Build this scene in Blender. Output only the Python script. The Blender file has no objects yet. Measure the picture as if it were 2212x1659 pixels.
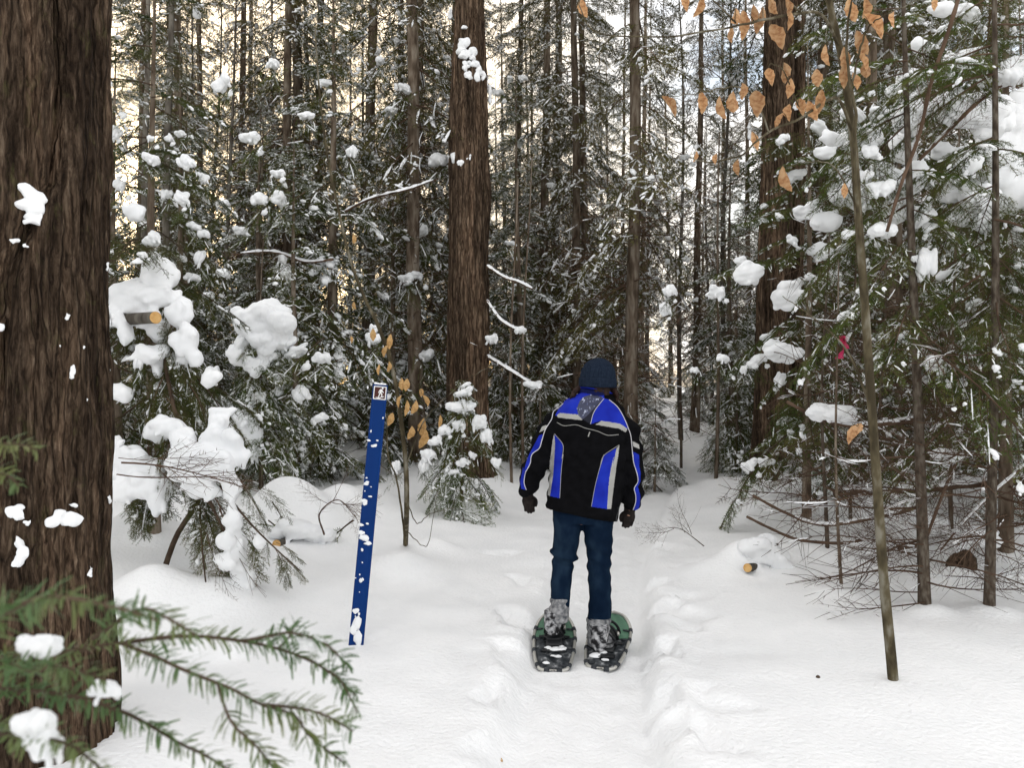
import bpy, bmesh, math, random
import numpy as np
from mathutils import Vector, Matrix
from mathutils.bvhtree import BVHTree
R = math.radians
SC = bpy.context.scene
COL = SC.collection

# ------------------------------------------------------------------ camera, sky, sun, exposure
CAM_H = 1.64
FPX = 1676.0          # focal length in pixels of a 2211 px wide picture
cam_d = bpy.data.cameras.new("camera")
cam = bpy.data.objects.new("camera", cam_d)
COL.objects.link(cam)
cam.location = (0, 0, CAM_H)
cam.rotation_euler = (R(90), 0, 0)
cam_d.sensor_width = 36.0
cam_d.lens = 36.0 * FPX / 2211.0
cam_d.clip_start = 0.05
cam_d.clip_end = 1000
cam_d.dof.use_dof = True
cam_d.dof.focus_distance = 5.2
cam_d.dof.aperture_fstop = 6.3
SC.camera = cam

SUN_EL, SUN_AZ = 13.0, -22.0       # degrees; azimuth measured from the view direction, left negative
world = bpy.data.worlds.new("World")
SC.world = world
world.use_nodes = True
wn, wl = world.node_tree.nodes, world.node_tree.links
wn.clear()
w_out = wn.new("ShaderNodeOutputWorld")
w_bg = wn.new("ShaderNodeBackground")
w_bg.inputs["Strength"].default_value = 0.15
w_sky = wn.new("ShaderNodeTexSky")
w_sky.sky_type = 'NISHITA'
w_sky.sun_disc = False
w_sky.sun_elevation = R(SUN_EL)
w_sky.sun_rotation = R(SUN_AZ)
w_sky.dust_density = 2.0
w_tc = wn.new("ShaderNodeTexCoord")
w_map = wn.new("ShaderNodeMapping")
w_map.inputs["Scale"].default_value = (2.2, 2.2, 4.5)
w_noise = wn.new("ShaderNodeTexNoise")
w_noise.inputs["Scale"].default_value = 1.6
w_noise.inputs["Detail"].default_value = 6
w_noise.inputs["Roughness"].default_value = 0.55
w_ramp = wn.new("ShaderNodeValToRGB")
w_ramp.color_ramp.elements[0].position = 0.38
w_ramp.color_ramp.elements[1].position = 0.56
w_mix = wn.new("ShaderNodeMixRGB")
# clouds: white, warmer towards the low sun
w_dot = wn.new("ShaderNodeVectorMath"); w_dot.operation = 'DOT_PRODUCT'
w_dot.inputs[1].default_value = (math.sin(R(SUN_AZ)) * math.cos(R(SUN_EL)), math.cos(R(SUN_AZ)) * math.cos(R(SUN_EL)), math.sin(R(SUN_EL)))
w_nrm = wn.new("ShaderNodeVectorMath"); w_nrm.operation = 'NORMALIZE'
w_rng = wn.new("ShaderNodeMapRange"); w_rng.inputs["From Min"].default_value = .80; w_rng.inputs["From Max"].default_value = .99
w_cl = wn.new("ShaderNodeMixRGB")
w_cl.inputs[1].default_value = (9.1, 8.78, 8.42, 1)
w_cl.inputs[2].default_value = (10.0, 8.1, 5.6, 1)
wl.new(w_tc.outputs["Generated"], w_nrm.inputs[0]); wl.new(w_nrm.outputs["Vector"], w_dot.inputs[0])
wl.new(w_dot.outputs["Value"], w_rng.inputs["Value"]); wl.new(w_rng.outputs["Result"], w_cl.inputs[0])
wl.new(w_cl.outputs["Color"], w_mix.inputs[2])
wl.new(w_tc.outputs["Generated"], w_map.inputs["Vector"])
wl.new(w_map.outputs["Vector"], w_noise.inputs["Vector"])
wl.new(w_noise.outputs["Fac"], w_ramp.inputs["Fac"])
wl.new(w_ramp.outputs["Color"], w_mix.inputs[0])
wl.new(w_sky.outputs["Color"], w_mix.inputs[1])
wl.new(w_mix.outputs["Color"], w_bg.inputs["Color"])
wl.new(w_bg.outputs["Background"], w_out.inputs["Surface"])

sun_d = bpy.data.lights.new("sun", 'SUN')
sun_d.energy = 0.9
sun_d.angle = R(14)
sun_d.color = (1.0, 0.86, 0.66)
sun = bpy.data.objects.new("sun", sun_d)
COL.objects.link(sun)
_sd = Vector((math.sin(R(SUN_AZ)) * math.cos(R(SUN_EL)), math.cos(R(SUN_AZ)) * math.cos(R(SUN_EL)), math.sin(R(SUN_EL))))
sun.rotation_euler = _sd.to_track_quat('Z', 'Y').to_euler()

SC.view_settings.view_transform = 'Standard'
SC.view_settings.look = 'None'
SC.view_settings.gamma = 1.0
SC.view_settings.exposure = 0.64
SC.cycles.use_denoising = True
SC.cycles.max_bounces = 12
SC.cycles.diffuse_bounces = 8

# ------------------------------------------------------------------ helpers
def at(u, v, Y):
    """a point of the place from its position in a 2211 x 1659 view and its distance"""
    return np.array([(u - 1105.5) / FPX * Y, Y, CAM_H - (v - 829.5) / FPX * Y])

def hash2(ix, iy, seed):
    ix = ix.astype(np.int64); iy = iy.astype(np.int64)
    n = (ix * 374761393 + iy * 668265263 + seed * 144269504) & 0xffffffff
    n = ((n ^ (n >> 13)) * 1274126177) & 0xffffffff
    n = ((n ^ (n >> 15)) * 2246822519) & 0xffffffff
    return ((n ^ (n >> 16)) & 0xffff) / 65535.0

def vn(x, y, seed=0, wrapx=None):
    x = np.asarray(x, float); y = np.asarray(y, float)
    x0 = np.floor(x); y0 = np.floor(y)
    fx = x - x0; fy = y - y0
    fx = fx * fx * fx * (fx * (fx * 6 - 15) + 10); fy = fy * fy * fy * (fy * (fy * 6 - 15) + 10)
    x1 = x0 + 1
    if wrapx:
        x0 = np.mod(x0, wrapx); x1 = np.mod(x1, wrapx)
    a = hash2(x0, y0, seed); b = hash2(x1, y0, seed)
    c = hash2(x0, y0 + 1, seed); d = hash2(x1, y0 + 1, seed)
    return (a * (1 - fx) + b * fx) * (1 - fy) + (c * (1 - fx) + d * fx) * fy

def fbm(x, y, seed=0, octv=3):
    s = 0; a = 1; t = 0
    for i in range(octv):
        s = s + a * vn(x * 2 ** i + 7.3 * i, y * 2 ** i + 3.1 * i, seed + i); t += a; a *= 0.5
    return s / t

def sstep(a, b, x):
    t = np.clip((x - a) / (b - a), 0, 1)
    return t * t * (3 - 2 * t)

class MB:
    """collects triangle/quad soups and links them as one mesh object"""
    def __init__(s):
        s.v = []; s.f = []; s.n = 0
    def add(s, vf):
        v, f = vf
        v = np.asarray(v, float).reshape(-1, 3)
        f = np.asarray(f, np.int64)
        if len(v) == 0 or len(f) == 0:
            return
        if f.shape[1] == 4:
            f = np.concatenate([f[:, [0, 1, 2]], f[:, [0, 2, 3]]])
        s.v.append(v); s.f.append(f + s.n); s.n += len(v)
    def arrays(s):
        if not s.v:
            return np.zeros((0, 3)), np.zeros((0, 3), np.int64)
        return np.concatenate(s.v), np.concatenate(s.f)

def mesh_of(name, vf, mats, smooth=True):
    v, f = vf
    v = np.asarray(v, np.float32); f = np.asarray(f, np.int32)
    k = f.shape[1] if len(f) else 3
    me = bpy.data.meshes.new(name)
    me.vertices.add(len(v)); me.vertices.foreach_set("co", v.ravel())
    me.loops.add(f.size); me.loops.foreach_set("vertex_index", f.ravel())
    me.polygons.add(len(f))
    me.polygons.foreach_set("loop_start", np.arange(0, f.size, k, dtype=np.int32))
    me.polygons.foreach_set("use_smooth", np.full(len(f), smooth, bool))
    me.update(calc_edges=True)
    for m in (mats if isinstance(mats, (list, tuple)) else [mats]):
        me.materials.append(m)
    return me

def thing(name, label, cat, loc=(0, 0, 0), group=None):
    o = bpy.data.objects.new(name, None)
    o.empty_display_size = 0.1
    COL.objects.link(o); o.location = tuple(loc)
    o["label"] = label; o["category"] = cat
    if group: o["group"] = group
    return o

def wloc(o):
    p = Vector(o.location)
    while o.parent:
        o = o.parent; p = p + Vector(o.location)
    return np.array(p)

def part(name, me, parent=None, loc=None, kind=None, label=None):
    """mesh is in world coordinates unless loc is given; parents are never rotated here"""
    o = bpy.data.objects.new(name, me)
    COL.objects.link(o)
    if parent:
        o.parent = parent
    b = wloc(parent) if parent else np.zeros(3)
    if loc is None:
        me.transform(Matrix.Translation(Vector(-b)))
    else:
        o.location = tuple(np.asarray(loc) - b)
    if kind: o["kind"] = kind
    if label: o["label"] = label
    return o

def tag(o, label, cat, group=None):
    o["label"] = label; o["category"] = cat
    if group: o["group"] = group
    return o

def tube(pts, rad, n=6, cap=True, flat=1.0, ref=(0, 0, 1)):
    pts = np.asarray(pts, float); k = len(pts)
    rad = np.broadcast_to(np.asarray(rad, float), (k,))
    t = np.gradient(pts, axis=0)
    t /= np.linalg.norm(t, axis=1)[:, None] + 1e-12
    r = np.array(ref, float)
    if abs(np.dot(t.mean(0), r)) > 0.9 * np.linalg.norm(t.mean(0)):
        r = np.array([0.13, 1, 0.0])
    a = np.cross(t, r); a /= np.linalg.norm(a, axis=1)[:, None] + 1e-12
    b = np.cross(a, t)
    th = np.arange(n) * 2 * math.pi / n
    v = pts[:, None, :] + rad[:, None, None] * (np.cos(th)[None, :, None] * a[:, None, :] + flat * np.sin(th)[None, :, None] * b[:, None, :])
    v = v.reshape(-1, 3)
    i = np.arange(k - 1)[:, None] * n; j = np.arange(n)[None, :]; j2 = (j + 1) % n
    q = np.stack([i + j, i + j2, i + n + j2, i + n + j], -1).reshape(-1, 4)
    f = np.concatenate([q[:, [0, 1, 2]], q[:, [0, 2, 3]]])
    if cap:
        v = np.concatenate([v, pts[[0, -1]]])
        c0, c1 = k * n, k * n + 1
        jj = np.arange(n); jk = (jj + 1) % n
        f = np.concatenate([f, np.stack([np.full(n, c0), jk, jj], -1), np.stack([np.full(n, c1), (k - 1) * n + jj, (k - 1) * n + jk], -1)])
    return v, f

def curve_pts(ctrl, k=24):
    """Catmull-Rom through the control points"""
    c = np.asarray(ctrl, float)
    if len(c) == 2:
        return c[0] + (c[1] - c[0]) * np.linspace(0, 1, k)[:, None]
    p = np.concatenate([[2 * c[0] - c[1]], c, [2 * c[-1] - c[-2]]])
    s = np.linspace(0, len(c) - 1 - 1e-9, k); i = s.astype(int); t = (s - i)[:, None]
    a, b, d, e = p[i], p[i + 1], p[i + 2], p[i + 3]
    return 0.5 * (2 * b + (d - a) * t + (2 * a - 5 * b + 4 * d - e) * t ** 2 + (3 * b - a - 3 * d + e) * t ** 3)

def box(c, s):
    c = np.array(c, float); s = np.array(s, float) / 2
    v = np.array([[x, y, z] for x in (-1, 1) for y in (-1, 1) for z in (-1, 1)]) * s + c
    f = np.array([[0, 1, 3, 2], [4, 6, 7, 5], [0, 4, 5, 1], [2, 3, 7, 6], [0, 2, 6, 4], [1, 5, 7, 3]])
    return v, f

_ico = {}
def ico(sub):
    if sub not in _ico:
        bm = bmesh.new(); bmesh.ops.create_icosphere(bm, subdivisions=sub, radius=1.0)
        v = np.array([p.co[:] for p in bm.verts]); f = np.array([[p.index for p in q.verts] for q in bm.faces]); bm.free()
        _ico[sub] = (v, f)
    return _ico[sub]

def blob(seed, sub=2, rough=0.22, bottom=0.45):
    rs = np.random.RandomState(seed)
    v, f = ico(sub); v = v.copy()
    d = np.zeros(len(v))
    for i in range(6):
        w = rs.normal(size=3); w *= (1.5 + i * 0.7) / np.linalg.norm(w)
        d += np.sin(v @ w * 1.6 + rs.rand() * 6.28) / (1 + i * 0.5)
    v = v * (1 + rough * d / 2.2)[:, None]
    v[:, 2] = np.where(v[:, 2] < 0, v[:, 2] * bottom, v[:, 2])
    return v, f

def xf(v, f, M):
    """place copies: M (N,3,4)"""
    M = np.asarray(M, float); N = len(M)
    if N == 0:
        return np.zeros((0, 3)), np.zeros((0, 3), np.int64)
    w = np.einsum('nij,vj->nvi', M[:, :, :3], v) + M[:, None, :, 3]
    g = f[None] + (np.arange(N) * len(v))[:, None, None]
    return w.reshape(-1, 3), g.reshape(-1, f.shape[1])

def frame(pos, x, up=(0, 0, 1), s=(1, 1, 1), roll=0.0):
    x = np.asarray(x, float); x = x / np.linalg.norm(x)
    y = np.cross(np.asarray(up, float), x)
    if np.linalg.norm(y) < 1e-4: y = np.cross([0, 1, 0.1], x)
    y /= np.linalg.norm(y); z = np.cross(x, y)
    if roll:
        c, q = math.cos(roll), math.sin(roll)
        y, z = c * y + q * z, -q * y + c * z
    return np.column_stack([x * s[0], y * s[1], z * s[2], np.asarray(pos, float)])

def remesh(vfs, voxel, smooth=4, name="m"):
    """union of closed shells as one skin"""
    mb = MB()
    for q in vfs: mb.add(q)
    me = mesh_of(name, mb.arrays(), [])
    o = bpy.data.objects.new("tmp", me); COL.objects.link(o)
    m = o.modifiers.new("r", 'REMESH'); m.mode = 'VOXEL'; m.voxel_size = voxel
    if smooth:
        m2 = o.modifiers.new("s", 'SMOOTH'); m2.iterations = smooth; m2.factor = 0.5
    dg = bpy.context.evaluated_depsgraph_get()
    ev = o.evaluated_get(dg)
    em = ev.to_mesh()
    v = np.empty(len(em.vertices) * 3); em.vertices.foreach_get("co", v)
    f = []
    for p in em.polygons:
        w = p.vertices
        if len(w) == 4: f.append((w[0], w[1], w[2])); f.append((w[0], w[2], w[3]))
        else: f.append(tuple(w))
    ev.to_mesh_clear()
    bpy.data.objects.remove(o); bpy.data.meshes.remove(me)
    return v.reshape(-1, 3), np.array(f, np.int64)

# ------------------------------------------------------------------ materials
def mat(name, base, rough=0.7, spec=0.3, var=None, vscale=(8, 8, 8), bump=0.0, bscale=60.0, ramp=(0.35, 0.65), metal=0.0, detail=4, trans=None, rnd=0.0, bdist=0.004):
    m = bpy.data.materials.new(name); m.use_nodes = True
    nt = m.node_tree; N, L = nt.nodes, nt.links
    b = N["Principled BSDF"]
    b.inputs["Base Color"].default_value = (*base, 1)
    b.inputs["Roughness"].default_value = rough
    b.inputs["Metallic"].default_value = metal
    b.inputs["Specular IOR Level"].default_value = spec
    tc = N.new("ShaderNodeTexCoord")
    colout = None
    if var is not None:
        mp = N.new("ShaderNodeMapping"); mp.inputs["Scale"].default_value = vscale
        nz = N.new("ShaderNodeTexNoise"); nz.inputs["Scale"].default_value = 1.0; nz.inputs["Detail"].default_value = detail
        rp = N.new("ShaderNodeValToRGB")
        cols = [base] + (list(var) if isinstance(var[0], (tuple, list)) else [var])
        el = rp.color_ramp.elements
        while len(el) < len(cols): el.new(0.5)
        for i, c in enumerate(cols):
            el[i].position = ramp[0] + (ramp[1] - ramp[0]) * i / (len(cols) - 1); el[i].color = (*c, 1)
        L.new(tc.outputs["Object"], mp.inputs["Vector"]); L.new(mp.outputs["Vector"], nz.inputs["Vector"])
        L.new(nz.outputs["Fac"], rp.inputs["Fac"])
        colout = rp.outputs["Color"]
        if rnd:
            oi = N.new("ShaderNodeObjectInfo"); hs = N.new("ShaderNodeHueSaturation")
            mr = N.new("ShaderNodeMapRange"); mr.inputs["To Min"].default_value = 1 - rnd; mr.inputs["To Max"].default_value = 1 + rnd
            L.new(oi.outputs["Random"], mr.inputs["Value"]); L.new(mr.outputs["Result"], hs.inputs["Value"])
            L.new(colout, hs.inputs["Color"]); colout = hs.outputs["Color"]
        L.new(colout, b.inputs["Base Color"])
    if bump:
        mp2 = N.new("ShaderNodeMapping"); mp2.inputs["Scale"].default_value = bscale if isinstance(bscale, tuple) else (bscale,) * 3
        n2 = N.new("ShaderNodeTexNoise"); n2.inputs["Scale"].default_value = 1.0; n2.inputs["Detail"].default_value = 5
        bp = N.new("ShaderNodeBump"); bp.inputs["Strength"].default_value = bump; bp.inputs["Distance"].default_value = bdist
        L.new(tc.outputs["Object"], mp2.inputs["Vector"]); L.new(mp2.outputs["Vector"], n2.inputs["Vector"])
        L.new(n2.outputs["Fac"], bp.inputs["Height"]); L.new(bp.outputs["Normal"], b.inputs["Normal"])
    if trans:
        t = N.new("ShaderNodeBsdfTranslucent"); mx = N.new("ShaderNodeMixShader"); mx.inputs[0].default_value = trans
        if colout: L.new(colout, t.inputs["Color"])
        else: t.inputs["Color"].default_value = (*base, 1)
        L.new(b.outputs[0], mx.inputs[1]); L.new(t.outputs[0], mx.inputs[2])
        L.new(mx.outputs[0], N["Material Output"].inputs["Surface"])
    return m

M_SNOW = mat("snow", (0.82, 0.83, 0.845), 0.75, 0.25, var=(0.88, 0.885, 0.89), vscale=(1.5, 1.5, 1.5), bump=0.35, bscale=55.0, bdist=0.006)
M_SNOWG = mat("ground_snow", (0.86, 0.865, 0.87), 0.7, 0.25, var=(0.91, 0.912, 0.915), vscale=(2.5, 2.5, 2.5), bump=0.7, bscale=36.0, bdist=0.014)
M_NEEDLE = mat("fir_needles", (0.046, 0.066, 0.019), 0.65, 0.04, var=((0.078, 0.098, 0.028), (0.130, 0.134, 0.044)), vscale=(3, 3, 3), rnd=0.25, trans=0.2)
M_NEEDLE2 = mat("green_needles", (0.048, 0.080, 0.018), 0.65, 0.04, var=((0.086, 0.122, 0.029), (0.155, 0.160, 0.046)), vscale=(4, 4, 4), rnd=0.2, trans=0.22)
M_NEEDLEF = mat("olive_needles", (0.064, 0.066, 0.024), 0.7, 0.03, var=((0.105, 0.102, 0.038), (0.165, 0.145, 0.066)), vscale=(2.5, 2.5, 2.5), rnd=0.3, trans=0.2)
M_NEARN = mat("near_needles", (0.050, 0.105, 0.036), 0.45, 0.35, var=((0.085, 0.150, 0.052), (0.15, 0.165, 0.055)), vscale=(9, 9, 9), trans=0.15)
M_TWIG = mat("twig_bark", (0.048, 0.032, 0.022), 0.85, 0.1, var=(0.105, 0.074, 0.052), vscale=(10, 10, 10), rnd=0.2)
M_DEAD = mat("dead_twig", (0.062, 0.038, 0.026), 0.85, 0.1, var=(0.135, 0.088, 0.060), vscale=(6, 6, 6), rnd=0.2)
M_BARK = mat("spruce_bark", (0.066, 0.048, 0.034), 0.9, 0.05, var=((0.135, 0.103, 0.076), (0.22, 0.185, 0.145)), vscale=(14, 14, 3.5), bump=0.9, bscale=(40, 40, 9), bdist=0.012, rnd=0.25)
M_BARKG = mat("grey_bark", (0.05, 0.042, 0.034), 0.9, 0.15, var=((0.10, 0.088, 0.072), (0.17, 0.155, 0.13)), vscale=(9, 9, 3), bump=0.6, bscale=(30, 30, 8), bdist=0.008, rnd=0.2)
def old_bark(name, fine, broad, moss, crack, k=1.0):
    m = bpy.data.materials.new(name); m.use_nodes = True
    N, L = m.node_tree.nodes, m.node_tree.links; b = N["Principled BSDF"]
    b.inputs["Roughness"].default_value = .92; b.inputs["Specular IOR Level"].default_value = .1
    tc = N.new("ShaderNodeTexCoord")
    def nz(scale, det, r0, r1, cols, rough=.6):
        mp = N.new("ShaderNodeMapping"); mp.inputs["Scale"].default_value = scale
        n = N.new("ShaderNodeTexNoise"); n.inputs["Scale"].default_value = 1; n.inputs["Detail"].default_value = det; n.inputs["Roughness"].default_value = rough; n.inputs["Distortion"].default_value = .6
        r = N.new("ShaderNodeValToRGB"); e = r.color_ramp.elements
        while len(e) < len(cols): e.new(.5)
        for i, q in enumerate(cols): e[i].position = r0 + (r1 - r0) * i / (len(cols) - 1); e[i].color = (*[x * (k if det == 6 and rough == .7 and r1 == .72 else 1) for x in q], 1)
        L.new(tc.outputs["Object"], mp.inputs["Vector"]); L.new(mp.outputs["Vector"], n.inputs["Vector"]); L.new(n.outputs["Fac"], r.inputs["Fac"])
        return r.outputs["Color"], n.outputs["Fac"]
    c1, f1 = nz((fine, fine, fine * .17), 6, .30, .72, [(.015, .010, .007), (.046, .032, .022), (.100, .074, .054), (.20, .160, .122)], .7)
    c2, _ = nz((broad, broad, broad * .09), 4, .32, .68, [(.30, .26, .23), (.92, .86, .80), (1.7, 1.52, 1.38)])
    mx = N.new("ShaderNodeMixRGB"); mx.blend_type = 'MULTIPLY'; mx.inputs[0].default_value = 1
    L.new(c1, mx.inputs[1]); L.new(c2, mx.inputs[2])
    c3, _ = nz((13, 13, 7), 6, .56, .70, [(0, 0, 0), (moss, moss, moss)], .7)
    m2 = N.new("ShaderNodeMixRGB"); m2.inputs[2].default_value = (.085, .080, .032, 1)
    L.new(c3, m2.inputs[0]); L.new(mx.outputs[0], m2.inputs[1]); L.new(m2.outputs[0], b.inputs["Base Color"])
    mpv = N.new("ShaderNodeMapping"); mpv.inputs["Scale"].default_value = (crack, crack, crack * .10)
    nd = N.new("ShaderNodeTexNoise"); nd.inputs["Scale"].default_value = 9; nd.inputs["Detail"].default_value = 3
    ad = N.new("ShaderNodeMixRGB"); ad.blend_type = 'ADD'; ad.inputs[0].default_value = .05
    L.new(tc.outputs["Object"], nd.inputs["Vector"]); L.new(tc.outputs["Object"], ad.inputs[1]); L.new(nd.outputs["Color"], ad.inputs[2]); L.new(ad.outputs[0], mpv.inputs["Vector"])
    vo = N.new("ShaderNodeTexVoronoi"); vo.feature = 'DISTANCE_TO_EDGE'; vo.inputs["Scale"].default_value = 1
    L.new(mpv.outputs["Vector"], vo.inputs["Vector"])
    rv = N.new("ShaderNodeMapRange"); rv.inputs["From Max"].default_value = .16; L.new(vo.outputs["Distance"], rv.inputs["Value"])
    sm = N.new("ShaderNodeMath"); sm.operation = 'MULTIPLY_ADD'; sm.inputs[1].default_value = 1.4
    L.new(rv.outputs["Result"], sm.inputs[0]); L.new(f1, sm.inputs[2])
    bp = N.new("ShaderNodeBump"); bp.inputs["Strength"].default_value = 1.0; bp.inputs["Distance"].default_value = .010 if crack > 20 else .016
    L.new(sm.outputs[0], bp.inputs["Height"]); L.new(bp.outputs["Normal"], b.inputs["Normal"])
    cr = N.new("ShaderNodeMixRGB"); cr.blend_type = 'MULTIPLY'; cr.inputs[0].default_value = .6
    c4 = N.new("ShaderNodeValToRGB"); c4.color_ramp.elements[0].color = (.30, .26, .23, 1); c4.color_ramp.elements[1].color = (1, 1, 1, 1); c4.color_ramp.elements[1].position = .7
    L.new(rv.outputs["Result"], c4.inputs["Fac"]); L.new(m2.outputs[0], cr.inputs[1]); L.new(c4.outputs["Color"], cr.inputs[2]); L.new(cr.outputs[0], b.inputs["Base Color"])
    return m
M_BIG = old_bark("old_bark", 62, 9, .6, 26)
M_BIG2 = old_bark("furrowed_bark", 34, 5, .15, 17, 1.35)
M_SLIM = mat("slim_bark", (0.045, 0.034, 0.025), 0.9, 0.1, var=((0.085, 0.066, 0.050), (0.14, 0.12, 0.095)), vscale=(40, 40, 14), bump=.7, bscale=(90, 90, 40), bdist=.006)
M_BEECH = mat("beech_bark", (0.045, 0.036, 0.021), 0.85, 0.12, var=((0.095, 0.078, 0.046), (0.20, 0.185, 0.145)), vscale=(16, 16, 7), bump=0.3, bscale=70.0, ramp=(0.38, 0.68))
M_LEAF = mat("dry_leaf", (0.40, 0.185, 0.082), 0.6, 0.25, var=((0.60, 0.34, 0.165), (0.70, 0.45, 0.25)), vscale=(4, 4, 6), trans=0.35, rnd=0.25, bump=.5, bscale=(3, 3, 34), bdist=.05)
M_LEAFP = mat("pale_dry_leaf", (0.48, 0.27, 0.10), 0.65, 0.25, var=((0.62, 0.38, 0.16), (0.70, 0.46, 0.21)), vscale=(5, 5, 5), trans=0.35, rnd=0.15)
M_CUT = mat("cut_wood", (0.55, 0.30, 0.10), 0.7, 0.2, var=(0.66, 0.42, 0.17), vscale=(30, 30, 30))
M_BLUEP = mat("blue_post_plastic", (0.0008, 0.024, 0.130), 0.5, 0.12, var=(0.001, 0.030, 0.155), vscale=(4, 4, 2))
M_WHITE = mat("sign_white", (0.75, 0.74, 0.73), 0.5, 0.3)
M_BROWN = mat("sign_brown", (0.058, 0.010, 0.006), 0.5, 0.3)

# ------------------------------------------------------------------ ground
def trail_x(y):
    q = np.asarray(y, float) - 3.5
    return 0.29 + 0.115 * q + 0.0118 * q * np.abs(q) * (q > 0) + 0.004 * q * q * (q <= 0)

_rs = np.random.RandomState(11)
PRINTS = []     # x, y, rx, ry, angle, depth
for (u, v, w, hh, d) in [(1430, 1180, 60, 26, .06), (1400, 1255, 70, 30, .08), (1440, 1318, 60, 34, .07), (1395, 1385, 50, 46, .08), (1452, 1392, 36, 40, .10),
                         (1425, 1490, 60, 50, .09), (1440, 1560, 70, 40, .05), (1535, 1590, 70, 60, .06), (1560, 1500, 60, 40, .04), (1400, 1110, 40, 16, .06),
                         (1470, 1090, 46, 14, .05), (1390, 1065, 40, 10, .05), (1120, 1330, 60, 50, .09), (1090, 1410, 70, 46, .07), (1130, 1255, 46, 26, .06),
                         (1060, 1490, 50, 46, .05), (1045, 1600, 46, 50, .05), (1080, 1190, 70, 20, .04), (1500, 1220, 60, 30, .04), (1640, 1230, 60, 30, .05), (1420, 1610, 50, 50, .05), (1465, 1290, 50, 30, .05), (1500, 1340, 60, 40, .05), (1410, 1150, 40, 18, .05), (1455, 1060, 50, 12, .05), (1480, 1130, 46, 18, .04)]:
    Y = 1.62 * FPX / (v - 829.5)
    PRINTS.append(((u - 1105.5) / FPX * Y, Y, w / FPX * Y * .55, hh / FPX * Y * 1.5, _rs.uniform(-.5, .5), d))
MOUNDS = []     # x, y, rx, ry, height
def mound(u, v, Y, w, h, ry=None):
    p = at(u, v, Y); MOUNDS.append((p[0], Y, w / FPX * Y / 2, ry or w / FPX * Y / 2, h))
for q in [(650, 1130, 8.0, 150, .34), (740, 1110, 8.6, 130, .26), (590, 1150, 8.2, 120, .22), (870, 1190, 6.7, 170, .17), (800, 1110, 9.2, 150, .2),
          (1000, 1080, 9.4, 130, .2), (330, 1270, 5.6, 170, .22), (300, 1190, 7.0, 150, .25), (480, 1290, 5.6, 180, .15), (430, 1345, 4.7, 90, .1),
          (490, 1350, 4.6, 80, .09), (1600, 1215, 6.8, 110, .2), (1530, 1230, 6.6, 130, .1), (1690, 1200, 7.2, 200, .12), (1920, 1100, 8.4, 150, .36),
          (1790, 1120, 8.6, 200, .2), (2060, 1270, 6.0, 170, .12), (2180, 1190, 7.0, 180, .3), (1650, 1120, 9.6, 200, .15), (1800, 1290, 6.0, 200, .06),
          (940, 1170, 7.6, 90, .1), (700, 1250, 6.0, 260, .05), (260, 1120, 8, 120, .3), (420, 1120, 9, 130, .28), (2110, 1080, 9.5, 150, .3)]:
    mound(*q)
WELLS = []      # tree bases: x, y, r, depth

def ground(x, y):
    x = np.asarray(x, float); y = np.asarray(y, float)
    z = 0.16 * (fbm(x / 3.1, y / 3.1, 3, 2) - .5) + 0.05 * (fbm(x / .8, y / .8, 9, 2) - .5)
    d = x - trail_x(y); ad = np.abs(d)
    off = sstep(.35, 1.2, ad)
    z = z * off
    z = z + 0.05 * off + 0.26 * sstep(1.2, 3.6, -d) * sstep(4.6, 7.0, y) + 0.12 * sstep(1.2, 4.0, d) * sstep(5.0, 9, y)
    z = z + (0.45 * (fbm(x / 7.0, y / 7.0, 21, 3) - .5)) * sstep(9, 22, y) * sstep(.6, 2.5, ad)
    for (mx, my, rx, ry, h) in MOUNDS:
        q = ((x - mx) / rx) ** 2 + ((y - my) / ry) ** 2
        z = z + h * np.exp(-q * 1.1) * sstep(.3, .6, ad)
    z = z + .022 * np.clip(y - 11, 0, 30)
    # trodden trench with raised, crumbled edges
    edge = .305 + .06
    t = sstep(edge + .075, edge - .035, ad)
    z = z - t * (z - .022 * np.clip(y - 11, 0, 30)) * .85 - .125 * t
    z = z + .018 * np.exp(-((ad - edge - .16) / .10) ** 2) * (.4 + 1.2 * vn(x * 3, y * 3, 88))
    # snowshoe tracks in the trench
    z = z + t * (.034 * (fbm(x * 11, y * 7, 31, 3) - .5) + .022 * np.sin((x - trail_x(y)) * 30 + 2.5 * vn(y * .9, y * 0, 2)) * (vn(y * 2.2, x * 3, 77) - .25))
    near = sstep(1.3, .3, ad - .35) * (1 - t)
    z = z + near * .035 * (fbm(x * 3.2, y * 3.2, 41, 2) - .5)
    xw = x + .22 * (vn(x * 5, y * 5, 61) - .5); yw = y + .22 * (vn(x * 5, y * 5, 62) - .5); rough = vn(x * 7, y * 7, 63)
    for (px, py, rx, ry, a, dep) in PRINTS:
        c, s = math.cos(a), math.sin(a)
        q = (((xw - px) * c + (yw - py) * s) / rx) ** 2 + (((yw - py) * c - (xw - px) * s) / ry) ** 2
        z = z - dep * .70 * sstep(1.35, .5, q) * (.6 + .8 * rough) * (1 - t) + dep * .25 * np.exp(-((np.sqrt(q) - 1.5) / .25) ** 2) * rough * (1 - t)
    return z

def gz(x, y):
    return float(ground(np.array([x]), np.array([y]))[0])

def ground_at(u, v):
    """distance at which the snow is met along a line of sight"""
    Y = CAM_H * FPX / (v - 829.5)
    for _ in range(30):
        Y = .5 * Y + .5 * (CAM_H - gz((u - 1105.5) / FPX * Y, Y)) * FPX / (v - 829.5)
    return Y

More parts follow.
